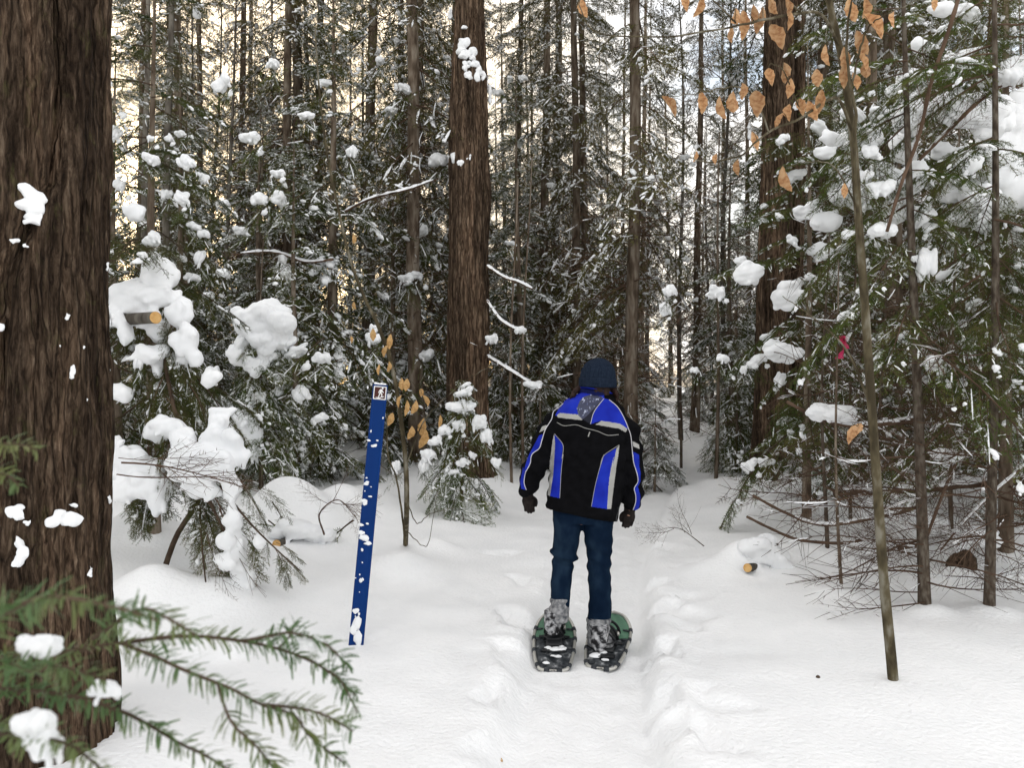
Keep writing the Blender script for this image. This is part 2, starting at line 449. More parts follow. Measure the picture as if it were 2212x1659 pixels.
def build_ground():
    xa = np.concatenate([-np.geomspace(130, 4.2, 90), np.arange(-4.0, 4.8, .04), np.geomspace(5.0, 130, 90)])
    ya = np.concatenate([-np.geomspace(40, .6, 18), np.arange(-.6, 1.6, .12), np.arange(1.6, 9.0, .036), np.geomspace(9.2, 160, 150)])
    xa = np.unique(xa); ya = np.unique(ya)
    X, Y = np.meshgrid(xa, ya)
    Z = ground(X, Y)
    for (wx, wy, r, dep) in WELLS:
        q = np.sqrt((X - wx) ** 2 + (Y - wy) ** 2)
        Z = Z + dep * np.exp(-((q - r * 1.0) / (r * .9 + .05)) ** 2)
    v = np.stack([X, Y, Z], -1).reshape(-1, 3)
    nx, ny = len(xa), len(ya)
    i = np.arange(ny - 1)[:, None] * nx; j = np.arange(nx - 1)[None]
    f = np.stack([i + j, i + j + 1, i + nx + j + 1, i + nx + j], -1).reshape(-1, 4)
    me = mesh_of("snowy_ground", (v, f), M_SNOWG)
    o = part("snowy_ground", me, kind="structure")

# ------------------------------------------------------------------ boughs
def twig_skeleton(rs, L=1.0, step=.055, droop=.22, ang=50, seclen=.40, planar=True, tert=True, wig=.02):
    """axis and side twigs of one bough: list of (points, is_axis)"""
    k = 12
    t = np.linspace(0, 1, k)
    ax = np.stack([t * L, wig * L * np.sin(t * 5 + rs.rand() * 6), -droop * L * t ** 1.8], -1)
    out = [(ax, 0)]
    def P(s):
        i = min(int(s * (k - 1)), k - 2); q = s * (k - 1) - i
        return ax[i] * (1 - q) + ax[i + 1] * q, ax[i + 1] - ax[i]
    s = .14 + rs.rand() * .04
    while s < .97:
        for side in (-1, 1):
            if rs.rand() < .1: continue
            p, d = P(min(.99, s + rs.uniform(-.012, .012)))
            d = d / np.linalg.norm(d)
            lat = np.array([-d[1], d[0], 0]) * side
            lat /= np.linalg.norm(lat)
            a = R(ang + rs.uniform(-12, 12))
            dr = d * math.cos(a) + lat * math.sin(a) + np.array([0, 0, rs.uniform(-.18, .05) if planar else rs.uniform(-.6, .6)])
            ln = (seclen * (1 - s) ** .75 * min(1, s * 3 + .35) + .07) * L * rs.uniform(.65, 1.2)
            m = 5; tt = np.linspace(0, 1, m)[:, None]
            q = p + dr * tt * ln + np.array([0, 0, -1.0]) * (tt ** 2) * ln * rs.uniform(.1, .4) * (1 if planar else .4) + d * (tt ** 2) * ln * .2
            if not planar: q[1:] += rs.normal(size=(m - 1, 3)) * ln * .03
            out.append((q, 1))
            if tert and ln > .13 * L:
                for z in (.3, .48, .64, .8):
                    for sd2 in (-1, 1):
                        if rs.rand() < .2: continue
                        i = min(int(z * (m - 1)), m - 2); b = q[i] + (q[i + 1] - q[i]) * (z * (m - 1) - i)
                        e = q[i + 1] - q[i]; e = e / np.linalg.norm(e)
                        l2 = np.array([-e[1], e[0], 0]) * sd2
                        a2 = R(48 + rs.uniform(-12, 12))
                        d2 = e * math.cos(a2) + l2 * math.sin(a2) + np.array([0, 0, rs.uniform(-.2, .03) if planar else rs.uniform(-.7, .7)])
                        l3 = ln * .42 * (1.1 - z) * rs.uniform(.7, 1.25) + .02 * L
                        out.append((b + d2 * np.linspace(0, 1, 3)[:, None] * l3 + np.array([0, 0, -.15 * l3]) * np.linspace(0, 1, 3)[:, None] ** 2, 2))
        s += step * rs.uniform(.8, 1.2)
    return out

def along(poly, step, rs):
    seg = np.diff(poly, axis=0); ln = np.linalg.norm(seg, axis=1); c = np.concatenate([[0], np.cumsum(ln)])
    n = max(1, int(c[-1] / step))
    s = (np.arange(n) + rs.rand(n)) * c[-1] / n
    i = np.clip(np.searchsorted(c, s) - 1, 0, len(ln) - 1)
    q = ((s - c[i]) / ln[i])[:, None]
    return poly[i] + seg[i] * q, seg[i] / ln[i][:, None], s / c[-1]

def needles_on(polys, rs, dens, nl, nw, start=.0, flat=.55):
    P, D = [], []
    for poly, lv in polys:
        p, d, s = along(poly, 1.0 / dens, rs)
        keep = s > (.55 if lv == 0 else start)
        P.append(p[keep]); D.append(d[keep])
    P = np.concatenate(P); D = np.concatenate(D); n = len(P)
    r = rs.normal(size=(n, 3)); r[:, 2] = r[:, 2] * flat + .12
    r -= (r * D).sum(1)[:, None] * D; r /= np.linalg.norm(r, axis=1)[:, None] + 1e-9
    nd = D * .55 + r * .85; nd /= np.linalg.norm(nd, axis=1)[:, None]
    ln = nl * rs.uniform(.7, 1.2, n)[:, None]
    w = np.cross(nd, rs.normal(size=(n, 3)) * .6 + np.array([0, 0, 1])); w /= np.linalg.norm(w, axis=1)[:, None] + 1e-9
    a = P - w * nw / 2; b = P + w * nw / 2; c = P + nd * ln
    v = np.stack([a, b, c], 1).reshape(-1, 3)
    return v, np.arange(3 * n).reshape(-1, 3)

def strip(poly, r):
    """the thinnest twigs: a narrow blade two faces long"""
    p = poly[[0, len(poly) // 2, -1]]
    d = p[-1] - p[0]; w = np.array([-d[1], d[0], .3 * np.linalg.norm(d)]); w /= np.linalg.norm(w) + 1e-9
    v = np.array([p[0] - w * r, p[0] + w * r, p[1] - w * r * .8, p[1] + w * r * .8, p[2]])
    return v, np.array([[0, 1, 3], [0, 3, 2], [2, 3, 4]])

def wood_on(polys, r0, r1, r2, n=3, lod=0):
    """lod 0 near, 1 middle, 2 far"""
    mb = MB()
    for poly, lv in polys:
        if lod == 2 and lv == 0: poly = poly[::2]
        if lv == 2:
            if lod == 0: mb.add(strip(poly, r2))
            continue
        if lv == 1 and lod == 2: mb.add(strip(poly, r1)); continue
        if lv == 1: poly = poly[[0, len(poly) // 2, -1]]
        k = len(poly)
        rr = {0: np.linspace(r0, r0 * .25, k), 1: np.linspace(r1, r1 * .4, k), 2: np.linspace(r2, r2 * .5, k)}[lv]
        mb.add(tube(poly, rr, n=4 if lv == 0 else n, cap=False))
    return mb.arrays()

def ridge(poly, w, h, rs):
    """a strip of snow lying along a twig"""
    k = len(poly)
    d = np.gradient(poly, axis=0); lat = np.stack([-d[:, 1], d[:, 0], np.zeros(k)], -1)
    lat /= np.linalg.norm(lat, axis=1)[:, None] + 1e-9
    ww = w * rs.uniform(.55, 1.25, k); ww[0] *= .6; ww[-1] *= .5
    hh = h * rs.uniform(.6, 1.3, k); hh[0] *= .3; hh[-1] *= .3
    up = np.array([0, 0, 1.0])
    A = poly - lat * ww[:, None] - up * hh[:, None] * .4; B = poly + up * hh[:, None] * .9 + lat * (ww * rs.uniform(-.3, .3, k))[:, None]
    D = poly + lat * ww[:, None] - up * hh[:, None] * .4
    v = np.stack([A, B, D], 1).reshape(-1, 3)
    i = np.arange(k - 1)[:, None] * 3; j = np.arange(2)[None]
    q = np.stack([i + j, i + j + 1, i + 4 + j, i + 3 + j], -1).reshape(-1, 4)
    return v, q

def snow_on(polys, rs, cover, w, lumps, lump_r, sub=1):
    mb = MB()
    for poly, lv in polys:
        if lv == 0:
            p = poly[len(poly) // 4:]; pr = .5
        else:
            p = poly; pr = cover if lv == 1 else cover * .75
        if rs.rand() > pr or len(p) < 3: continue
        a = rs.randint(0, max(1, len(p) - 2)); p = p[a:a + (rs.randint(3, 6) if lv == 0 else rs.randint(2, 4))]
        if len(p) < 2: continue
        sc = rs.uniform(.55, 1.4)
        mb.add(ridge(p, w * sc, w * .9 * sc, rs))
    tw = [q for q, lv in polys if lv >= 1]
    for i in range(lumps):
        q = tw[rs.randint(len(tw))]; b = q[rs.randint(1, len(q))]
        r = lump_r * rs.uniform(.35, 1.0) * (1.8 if rs.rand() < .1 else 1)
        d = q[-1] - q[0]; dl = d / (np.linalg.norm(d) + 1e-9)
        for k in range(1 + rs.randint(4)):
            rr = r * (1 if k == 0 else rs.uniform(.35, .75))
            v, f = blob(rs.randint(10000), sub if k == 0 else max(1, sub - 1), .42, .5)
            c = b + dl * (0 if k == 0 else rs.uniform(-1.5, 1.5)) * r + rs.normal(size=3) * r * (0 if k == 0 else .45) + np.array([0, 0, rr * .2])
            M = frame(c, [d[0], d[1], d[2] * .8], s=(rr * rs.uniform(.9, 1.6), rr * rs.uniform(.75, 1.1), rr * rs.uniform(.55, .95)))
            mb.add(xf(v, f, M[None]))
    return mb.arrays()

class Bough:
    def __init__(s, seed, dens, nl, nw, snow=.5, w=.014, lumps=9, lump_r=.05, sub=1, lod=1, **kw):
        rs = np.random.RandomState(seed)
        sk = twig_skeleton(rs, **kw)
        s.sk = sk
        s.needles = needles_on(sk, rs, dens, nl, nw)
        s.wood = wood_on(sk, .009, .0032, .0022, lod=lod)
        s.snow = snow_on(sk, rs, snow, w, lumps, lump_r, sub)

class DeadBough:
    def __init__(s, seed, snow=.12, w=.008, lod=0, **kw):
        rs = np.random.RandomState(seed)
        sk = twig_skeleton(rs, planar=False, **kw)
        sk = [q for q in sk if q[1] == 0 or rs.rand() < .75]
        s.sk = sk
        s.needles = (np.zeros((0, 3)), np.zeros((0, 3), np.int64))
        s.wood = wood_on(sk, .0085, .0034, .0024, lod=lod)
        s.snow = snow_on(sk, rs, snow, w, 0, .03, 1)

MIDB = [Bough(100 + i, 96, .032, .0076, snow=.42, w=.010, lumps=13, lump_r=.034, sub=1, droop=.20 + .06 * i, step=.06, lod=1) for i in range(5)]
FARB = [Bough(200 + i, 50, .042, .0120, snow=.38, w=.012, lumps=11, lump_r=.032, sub=1, droop=.22 + .07 * i, step=.075, lod=2) for i in range(4)]
HIB = [Bough(300 + i, 165, .027, .0045, snow=.20, w=.0075, lumps=10, lump_r=.030, sub=2, droop=.22 + .08 * i, step=.055, lod=0) for i in range(4)]
BAREB = [Bough(350 + i, 170, .027, .0044, snow=.08, w=.010, lumps=2, lump_r=.03, sub=2, droop=.15 + .1 * i, step=.055, lod=0) for i in range(3)]
SPRIG = [Bough(380 + i, 75, .05, .0085, snow=.25, w=.016, lumps=1, lump_r=.05, sub=1, droop=.3, step=.14, lod=1, tert=False, seclen=.55) for i in range(3)]
DEADB = [DeadBough(400 + i, snow=.08, w=.007, L=1.0, step=.085, ang=48, seclen=.5, droop=.05 + .07 * i, wig=.05, tert=(i % 2 == 0), lod=0) for i in range(4)]
DEADFAR = [DeadBough(450 + i, snow=.2, w=.010, L=1.0, step=.13, ang=50, seclen=.45, droop=.1 + .08 * i, wig=.05, tert=False, lod=2) for i in range(3)]

class TreeMesh:
    """arrays of one tree standing at the origin: trunk, limbs, crown, snow"""
    def __init__(s):
        s.trunk, s.limbs, s.crown, s.snow = MB(), MB(), MB(), MB()
    def bough(s, proto, M, wood=True, snow=True):
        M = np.asarray(M)[None]
        s.crown.add(xf(*proto.needles, M))
        if wood: s.limbs.add(xf(*proto.wood, M))
        if snow: s.snow.add(xf(*proto.snow, M))

def conifer(seed, H, r0, zlow, protos, radius, dz=.16, dead=None, dead_to=0, dead_len=.9, per=2, top_pitch=25, low_pitch=-22, lean=(0, 0), sides=9, dead_n=40, zmax=None, snowp=1.0, sparse=99):
    rs = np.random.RandomState(seed)
    t = TreeMesh()
    k = 14
    zz = np.linspace(-.3, H, k)
    px = lean[0] * (zz / H) + .02 * np.sin(zz * 1.1 + rs.rand() * 6) * min(1, r0 * 14); py = lean[1] * (zz / H) + .02 * np.cos(zz * .9 + rs.rand() * 6) * min(1, r0 * 14)
    rad = r0 * np.clip(1 - zz / H, .03, 1) ** .8
    rad[0] *= 1.35; rad[1] *= 1.05
    t.trunk.add(tube(np.stack([px, py, zz], -1), rad, n=sides))
    X = lambda z: np.array([np.interp(z, zz, px), np.interp(z, zz, py), z])
    z = zlow
    while z < min(H * .985, zmax or 99):
        for _ in range(per):
            f = (z - zlow) / max(.1, H - zlow)
            L = radius(f) * rs.uniform(.6, 1.15)
            if L < .08: L = .08
            az = rs.rand() * 2 * math.pi
            pit = R(low_pitch + (top_pitch - low_pitch) * f ** 1.3 + rs.uniform(-10, 10))
            d = np.array([math.cos(az) * math.cos(pit), math.sin(az) * math.cos(pit), math.sin(pit)])
            pr = protos[rs.randint(len(protos))]
            wq = rs.uniform(.85, 1.15)
            t.bough(pr, frame(X(z + rs.uniform(-dz, dz) * .5), d, s=(L, L * wq, L * .9), roll=rs.uniform(-.3, .3)), snow=rs.rand() < snowp)
        if z > sparse: z += dz * 1.6
        z += dz * (1 + .4 * rs.uniform(-1, 1)) * (1 if z < H * .7 else .7)
    if dead:
        for i in range(dead_n):
            z = rs.uniform(.15, dead_to); az = rs.rand() * 6.283; pit = R(rs.uniform(-25, 20))
            L = dead_len * rs.uniform(.4, 1.15)
            d = np.array([math.cos(az) * math.cos(pit), math.sin(az) * math.cos(pit), math.sin(pit)])
            t.bough(dead[rs.randint(len(dead))], frame(X(z), d, s=(L, L, L), roll=rs.rand() * 6))
    return t

def tree_meshes(t, name, bark, needle=M_NEEDLE, wood=M_TWIG):
    """mesh data for trunk, limbs, crown, snow"""
    out = []
    for nm, mb, m in (("trunk", t.trunk, bark), ("limbs", t.limbs, wood), ("crown", t.crown, needle), ("snow", t.snow, M_SNOW)):
        if mb.n: out.append((nm, mesh_of(name + "_" + nm, mb.arrays(), m, smooth=(nm != "crown"))))
    return out

def plant(meshes, name, label, cat, x, y, rz=0.0, s=1.0, group=None, sink=0.0, tilt=(0, 0)):
    o = thing(name, label, cat, (x, y, gz(x, y) - sink), group)
    o.rotation_euler = (tilt[0], tilt[1], rz); o.scale = (s, s, s)
    for nm, me in meshes:
        c = bpy.data.objects.new(nm, me); COL.objects.link(c); c.parent = o
        if nm in ("limbs", "crown", "snow"): c["kind"] = "stuff"
    return o

# snow clump shapes, shared by every lump that is placed
CLUMPS = []
def make_clumps():
    for i in range(12):
        rs = np.random.RandomState(700 + i)
        vf = []
        n = 8 + rs.randint(6)
        v, f = ico(3)
        vf.append((v * [.62, .5, .40] + [rs.uniform(-.12, .12), 0, 0], f))
        for j in range(n):
            a = rs.rand() * 6.283; q = .35 + .4 * rs.rand()
            r = rs.uniform(.20, .40)
            c = np.array([math.cos(a) * q, math.sin(a) * q * .75, rs.uniform(-.30, .30) * (1.2 - q)])
            vf.append((v * [r, r, r * rs.uniform(.7, 1.0)] + c, f))
        for j in range(2 + rs.randint(3)):      # small nubs along the lower rim
            a = rs.rand() * 6.283; r = rs.uniform(.10, .19)
            vf.append((v * [r, r, r * 1.25] + [math.cos(a) * .62, math.sin(a) * .5, -.33 - .12 * rs.rand()], f))
        v, f = remesh(vf, .075, 4)
        v -= (v.max(0) + v.min(0)) / 2
        v /= (v.max(0) - v.min(0))
        d = np.zeros(len(v))
        for j in range(10):
            w = rs.normal(size=3); w *= (5 + 2.5 * j) / np.linalg.norm(w); d += np.sin(v @ w * 2 + rs.rand() * 6) / (2 + j)
        v = v * (1 + .085 * d)[:, None]
        CLUMPS.append(mesh_of("snow_clump", (v, f), M_SNOW))
make_clumps()
_ci = [0]
SPRIGS = {}       # boughs that carry the single lumps, by tree
def sprig(tree, base, c, sw, sh, rs):
    t = SPRIGS.setdefault(tree.name, (tree, TreeMesh()))[1]
    for k in range(2):
        d = np.array([rs.choice([-1, 1]) * rs.uniform(.4, 1), rs.uniform(-.8, -.1), rs.uniform(-.75, -.25)]); d /= np.linalg.norm(d)
        L = max(.28, 1.9 * sw) * rs.uniform(.85, 1.3)
        t.bough(SPRIG[rs.randint(3)], frame(c - d * L * .5 + [0, .02, -sh * .34], d, s=(L, L * .8, L), roll=rs.uniform(-.4, .4)))

def clump(parent, u, v, w, h, Y, depth=None, rz=None, rx=0.0, name="snow_clump", tiltpx=0.0):
    """one lump of snow w x h (in view units) at distance Y; lies on its parent tree"""
    k = _ci[0]; _ci[0] += 1
    rs = np.random.RandomState(k + 50)
    o = bpy.data.objects.new(name, CLUMPS[k % len(CLUMPS)]); COL.objects.link(o)
    o.parent = parent
    b = wloc(parent) if parent else np.zeros(3)
    o.location = tuple(at(u, v, Y) - b)
    sw, sh = w / FPX * Y, h / FPX * Y
    if parent is not None and parent.name.split('.')[0].endswith('fir') and Y > 4: sprig(parent, wloc(parent), at(u, v, Y), sw, sh, rs)
    o.scale = (sw, depth or (sw * .6 + sh * .3), sh)
    o.rotation_euler = (rx + rs.uniform(-.1, .1), tiltpx, rs.choice([0, math.pi]) + rs.uniform(-.25, .25))
    return o

def push(v, f, amount):
    """move vertices along their normals"""
    nrm = np.zeros_like(v)
    a, b, c = v[f[:, 0]], v[f[:, 1]], v[f[:, 2]]
    fn = np.cross(b - a, c - a)
    for k in range(3): np.add.at(nrm, f[:, k], fn)
    nrm /= np.linalg.norm(nrm, axis=1)[:, None] + 1e-12
    return v + nrm * amount[:, None]

def islands(v, f):
    lab = np.arange(len(v))
    while True:
        m = lab[f].min(1); new = lab.copy()
        for k in range(3): np.minimum.at(new, f[:, k], m)
        new = new[new]
        if (new == lab).all(): break
        lab = new
    return lab

def pillows(parent, lst, voxel, seed=0, flat=.75):
    """lumps of snow that have run together; each separate pillow becomes a part of the tree"""
    rs = np.random.RandomState(seed + 90)
    v0, f0 = ico(3)
    vf = []
    for (u, v, w, h, Y) in lst:
        if w * h < 1700:
            clump(parent, u, v, w, h, Y, tiltpx=rs.uniform(-.7, .7)); continue
        c = at(u, v, Y); sw, sh = w / FPX * Y / 2, h / FPX * Y / 2
        dp = (sw + sh) * .5 * flat
        vf.append((v0 * [sw * .86, dp * .85, sh * .80] + c, f0))
        m = min(sw, sh)
        for k in range(9 + int(w * h / 600)):
            a = rs.rand() * 6.283; q = rs.uniform(.5, 1.0)
            r = rs.uniform(.14, .42) * (1.25 if math.sin(a) > 0 else .8)
            vf.append((v0 * [max(r * sw, m * .16), max(r * dp, m * .16), max(r * sh, m * .16)] + c + [math.cos(a) * q * sw * .86, rs.uniform(-.7, .3) * dp, math.sin(a) * q * sh * .8], f0))
    if not vf: return
    v, f = remesh(vf, voxel * .85, 3)
    n = np.zeros(len(v))
    for k in range(12):
        w_ = rs.normal(size=3) * (9 + 6 * k); n += np.sin(v @ w_ + rs.rand() * 6) / (1 + .35 * k)
    v = push(v, f, n * voxel * .36)
    lab = islands(v, f)
    for l in np.unique(lab[f[:, 0]]):
        ff = f[lab[f[:, 0]] == l]
        if len(ff) < 40: continue
        u_, inv = np.unique(ff, return_inverse=True)
        part("snow_clump", mesh_of("snow_clump", (v[u_], inv.reshape(-1, 3)), M_SNOW), parent)

# ------------------------------------------------------------------ big old trunks
def big_trunk(name, label, u, Y, r, H, seed, na, dzf, zfine, furrow, kper, kz, mats, lean=(0, 0), seams=(), bulge=None, flare=.25, group=None, boughs=None):
    x = (u - 1105.5) / FPX * Y
    gb = gz(x, Y)
    rs = np.random.RandomState(seed)
    z = np.concatenate([np.arange(-.35, zfine, dzf), np.linspace(zfine, H, 14)])
    th = np.arange(na) * 2 * math.pi / na
    T, Z = np.meshgrid(th, z)
    a = T / (2 * math.pi)
    warp = .35 * (vn(Z * 1.3, Z * 0 + 2, seed + 5) - .5) + .12 * (vn(a * 8, Z * 2.2, seed + 8, wrapx=8) - .5)
    A = (a + warp * .10) % 1.0
    n1 = vn(A * kper, Z * kz, seed, wrapx=kper)
    n2 = vn(A * kper * 3, Z * kz * 2.6, seed + 1, wrapx=kper * 3)
    n3 = vn(a * kper * 8, Z * kz * 9, seed + 2, wrapx=kper * 8)
    ridge_ = 1 - np.abs(2 * n1 - 1); r2_ = 1 - np.abs(2 * n2 - 1)
    d = furrow * ((ridge_ ** .7 - .6) * 1.0 + .8 * (r2_ - .5) + .55 * (n3 - .5))
    n0 = vn(A * max(5, kper // 2), Z * kz * .45, seed + 11, wrapx=max(5, kper // 2))
    d = d + furrow * (2.0 if Y < 5 else 1.1) * ((1 - np.abs(2 * n0 - 1)) - .6)
    rad = r * (1 - .035 * np.clip(Z, 0, 99)) * (1 + flare * np.exp(-np.clip(Z, -1, 9) / .28))
    rad = rad * (1 + .07 * (vn(a * 3, Z * .8, seed + 3, wrapx=3) - .5) * 2)
    if bulge is not None: rad = rad + bulge(T, Z + gb)
    for (uv, wd, dep) in seams:      # long cracks or ridges running up the side facing the path
        vv = np.array([q[1] for q in uv], float); uu = np.array([q[0] for q in uv], float)
        zz = CAM_H - (vv - 829.5) / FPX * Y - gb
        xx = np.clip(((uu - u) / FPX * Y) / r, -.97, .97)
        tc = -np.arccos(np.clip(xx, -1, 1))          # front half: angles -pi..0
        tcz = np.interp(Z, zz[::-1], tc[::-1])
        dt = (T + math.pi) % (2 * math.pi) - math.pi - tcz
        d = d + dep * np.exp(-np.abs(dt / (wd * (1 + .5 * (vn(Z * 4, Z * 0, seed + 40) - .5)))) ** 1.3)
    rad = np.maximum(rad + d, .02)
    lx = np.interp(Z, [0, H], [0, lean[0]]); ly = np.interp(Z, [0, H], [0, lean[1]])
    V = np.stack([x + lx + rad * np.cos(T), Y + ly + rad * np.sin(T), gb + Z], -1).reshape(-1, 3)
    nz = len(z)
    i = np.arange(nz - 1)[:, None] * na; j = np.arange(na)[None]; j2 = (j + 1) % na
    q = np.stack([i + j, i + j2, i + na + j2, i + na + j], -1).reshape(-1, 4)
    o = thing(name, label, "tree", (x, Y, gb), group)
    WELLS.append((x, Y, r * 1.05, .10))
    part("trunk", mesh_of("trunk", (V, q), mats), o)
    if boughs:
        t = TreeMesh()
        for k in range(boughs):
            az = rs.rand() * 6.283; zq = rs.uniform(H * .55, H); L = rs.uniform(1, 2.4)
            dv = [math.cos(az), math.sin(az), rs.uniform(-.3, .1)]
            t.bough(FARB[k % 4], frame([x, Y, gb + zq], dv, s=(L, L, L)))
        for nm, mb, m in (("limbs", t.limbs, M_TWIG), ("crown", t.crown, M_NEEDLE), ("snow", t.snow, M_SNOW)):
            part(nm, mesh_of(nm, mb.arrays(), m, smooth=(nm != "crown")), o, kind="stuff")
    def surf(uu, vv):
        """point on the bark seen at u, v"""
        dx = np.array([(uu - 1105.5) / FPX, 1.0, -(vv - 829.5) / FPX])
        zq = CAM_H + dx[2] * Y - gb
        cx, cy = x + np.interp(zq, [0, H], [0, lean[0]]), Y
        rr = r * (1 - .035 * max(zq, 0)) * (1 + flare * math.exp(-max(zq, 0) / .28))
        A2 = dx[0] ** 2 + 1; B = -2 * (dx[0] * cx + cy); C = cx * cx + cy * cy - rr * rr
        D = B * B - 4 * A2 * C
        t_ = (-B - math.sqrt(max(D, 0))) / (2 * A2)
        p = np.array([0, 0, CAM_H]) + dx * t_
        return p, np.array([p[0] - cx, p[1] - cy, 0]) / rr
    return o, surf

def bark_snow(o, surf, lst, sub=3):
    """snow stuck to the bark"""
    for i, (u, v, w, h) in enumerate(lst):
        p, n = surf(u, v)
        rs = np.random.RandomState(int(u * 7 + v))
        Y = p[1]; sw, sh = w / FPX * Y, h / FPX * Y
        mb = MB()
        m = int(4 + w * h / 350)
        for k in range(m):
            a = rs.rand() * 6.283; q = math.sqrt(rs.rand()) * .34
            bl, f = blob(rs.randint(9999), 2, .3, 1.0)
            s_ = rs.uniform(.12, .30)
            lat = np.array([-n[1], n[0], 0]); 
            c = p + lat * sw * q * math.cos(a) + np.array([0, 0, 1]) * sh * q * math.sin(a) * 1.15
            M = np.column_stack([lat * sw * s_, n * min(sw, sh) * .2, np.array([0, 0, 1]) * sh * s_ * rs.uniform(.7, 1.2), c])
            mb.add(xf(bl, f, M[None]))
        vf = mb.arrays()
        if w * h > 250: 
            vf = remesh([vf], max(.005, min(sw, sh) / 16), 3)
            q = vf[0]; vf = (q + .05 * min(sw, sh) * np.sin(q * 9 / min(sw, sh) + np.roll(q, 1, 1) * 7 / min(sw, sh)), vf[1])
        part("snow_patch", mesh_of("snow_patch", vf, M_SNOW), o)

left_trunk, s_left = big_trunk("old_tree", "huge dark shaggy trunk spotted with snow filling the left edge, nearest tree", 60, 3.3, .345, 11, 5, 280, .0155, 3.5, .024, 21, 1.0,
    M_BIG, seams=[([(198, 0), (204, 200), (190, 420), (150, 520), (118, 640), (92, 900), (70, 1200)], .07, -.065),
                  ([(120, -20), (118, 250), (112, 500), (50, 800), (40, 1100)], .10, .022),
                  ([(60, 0), (40, 300), (20, 600)], .06, -.03), ([(228, 0), (232, 500), (236, 900)], .05, -.014), ([(160, 560), (175, 900), (168, 1250)], .07, -.022)], flare=.03)
bark_snow(left_trunk, s_left, [(66, 430, 62, 60), (74, 475, 50, 46), (32, 518, 26, 22), (55, 530, 14, 12), (2, 700, 24, 40), (148, 683, 18, 22), (178, 749, 24, 20), (154, 800, 22, 36),
    (181, 866, 20, 20), (232, 575, 14, 30), (36, 1105, 36, 32), (140, 1118, 74, 44), (158, 1092, 26, 16), (58, 1132, 18, 26), (38, 1195, 36, 60), (192, 1240, 16, 22), (197, 1228, 12, 22),
    (236, 1082, 16, 22), (4, 395, 10, 24), (12, 455, 14, 14), (242, 690, 22, 30), (128, 748, 10, 10), (236, 800, 10, 12)])

mid_trunk, s_mid = big_trunk("old_tree", "thick straight dark trunk with bands of snow, left of the walker, rising out of view", 1010, 11.5, .325, 14, 23, 150, .045, 7.2, .026, 15, .9,
    M_BIG2, lean=(.05, 0), seams=[([(985, 0), (975, 300), (972, 500), (980, 800)], .10, -.04), ([(985, 330), (988, 450)], .3, .03)], flare=.3, boughs=14,
    bulge=lambda T, Z: .05 * np.exp(-((Z - 4.4) / .5) ** 2) * (np.cos(T) * .5 + .5) - .03 * np.clip((Z - 5.5) / 1.5, 0, 1))
bark_snow(mid_trunk, s_mid, [(1000, 100, 34, 34), (1012, 118, 40, 30), (1022, 132, 30, 24), (1006, 140, 22, 22), (1036, 163, 28, 40), (1058, 207, 18, 48), (984, 352, 44, 34), (972, 335, 26, 34), (1012, 340, 24, 16),
    (1003, 58, 24, 16), (972, 30, 20, 30), (1003, 735, 18, 14), (1027, 515, 6, 12), (1010, 165, 20, 20), (1052, 180, 12, 30)])

right_trunk, s_right = big_trunk("old_tree", "thick furrowed brown trunk behind the hanging orange beech leaves", 1664, 11.9, .275, 13, 41, 130, .05, 7.4, .026, 13, .9, M_BIG2, flare=.3, lean=(.25, 0), boughs=12)
right_trunk2, _ = big_trunk("old_tree", "furrowed brown trunk among dead twigs, close on the right of a thicker one", 1712, 12.4, .155, 10, 43, 90, .05, 5, .02, 11, .9, M_BIG2, flare=.3, lean=(.1, 0), boughs=8)
bark_snow(right_trunk, s_right, [(1640, 300, 8, 16), (1618, 280, 10, 40)])

# ------------------------------------------------------------------ trees of the wood
def rad_fir(a, b=.8): return lambda f: a * (1 - f) ** b + .12
FIR = [tree_meshes(conifer(500 + i, H, r0, zl, MIDB, rad_fir(a), dz=.19, per=2, low_pitch=-24), "fir", M_BARK)
       for i, (H, r0, zl, a) in enumerate([(5.6, .07, .5, 1.35), (7.4, .09, .9, 1.6), (6.4, .075, .35, 1.25)])]
SPRUCE = [tree_meshes(conifer(520 + i, H, r0, zl, FARB, rad_fir(a, .5), dz=.30, per=2, dead=DEADFAR, dead_to=dt, dead_len=1.25, dead_n=120, low_pitch=-28, sparse=13), "spruce", M_BARK, M_NEEDLEF, M_DEAD)
          for i, (H, r0, zl, a, dt) in enumerate([(20, .115, 2.9, 1.55, 4.6), (23, .13, 4.2, 1.7, 6.0), (18, .095, 2.2, 1.45, 4.0)])]
SMALLFIR = tree_meshes(conifer(540, 1.7, .022, .25, MIDB, rad_fir(.75), dz=.13, per=3, low_pitch=-38, top_pitch=0), "small_fir", M_BARK)

def pole(seed, H, r):
    rs = np.random.RandomState(seed); t = TreeMesh()
    z = np.linspace(-.2, H, 9)
    p = np.stack([.05 * np.sin(z * .9 + seed), .05 * np.cos(z * .8), z], -1)
    t.trunk.add(tube(p, r * np.linspace(1.1, .35, 9), n=7))
    for i in range(16):
        zz = rs.uniform(.4, H); az = rs.rand() * 6.28; L = rs.uniform(.3, .9)
        t.bough(DEADFAR[i % 3], frame([np.interp(zz, z, p[:, 0]), np.interp(zz, z, p[:, 1]), zz], [math.cos(az), math.sin(az), rs.uniform(-.2, .5)], s=(L, L, L), roll=rs.rand() * 6))
    return t
POLE = [tree_meshes(pole(560 + i, H, r), "bare_pole", M_BARKG if i == 1 else M_BARK, wood=M_DEAD) for i, (H, r) in enumerate([(6, .035), (9, .06), (5, .025)])]

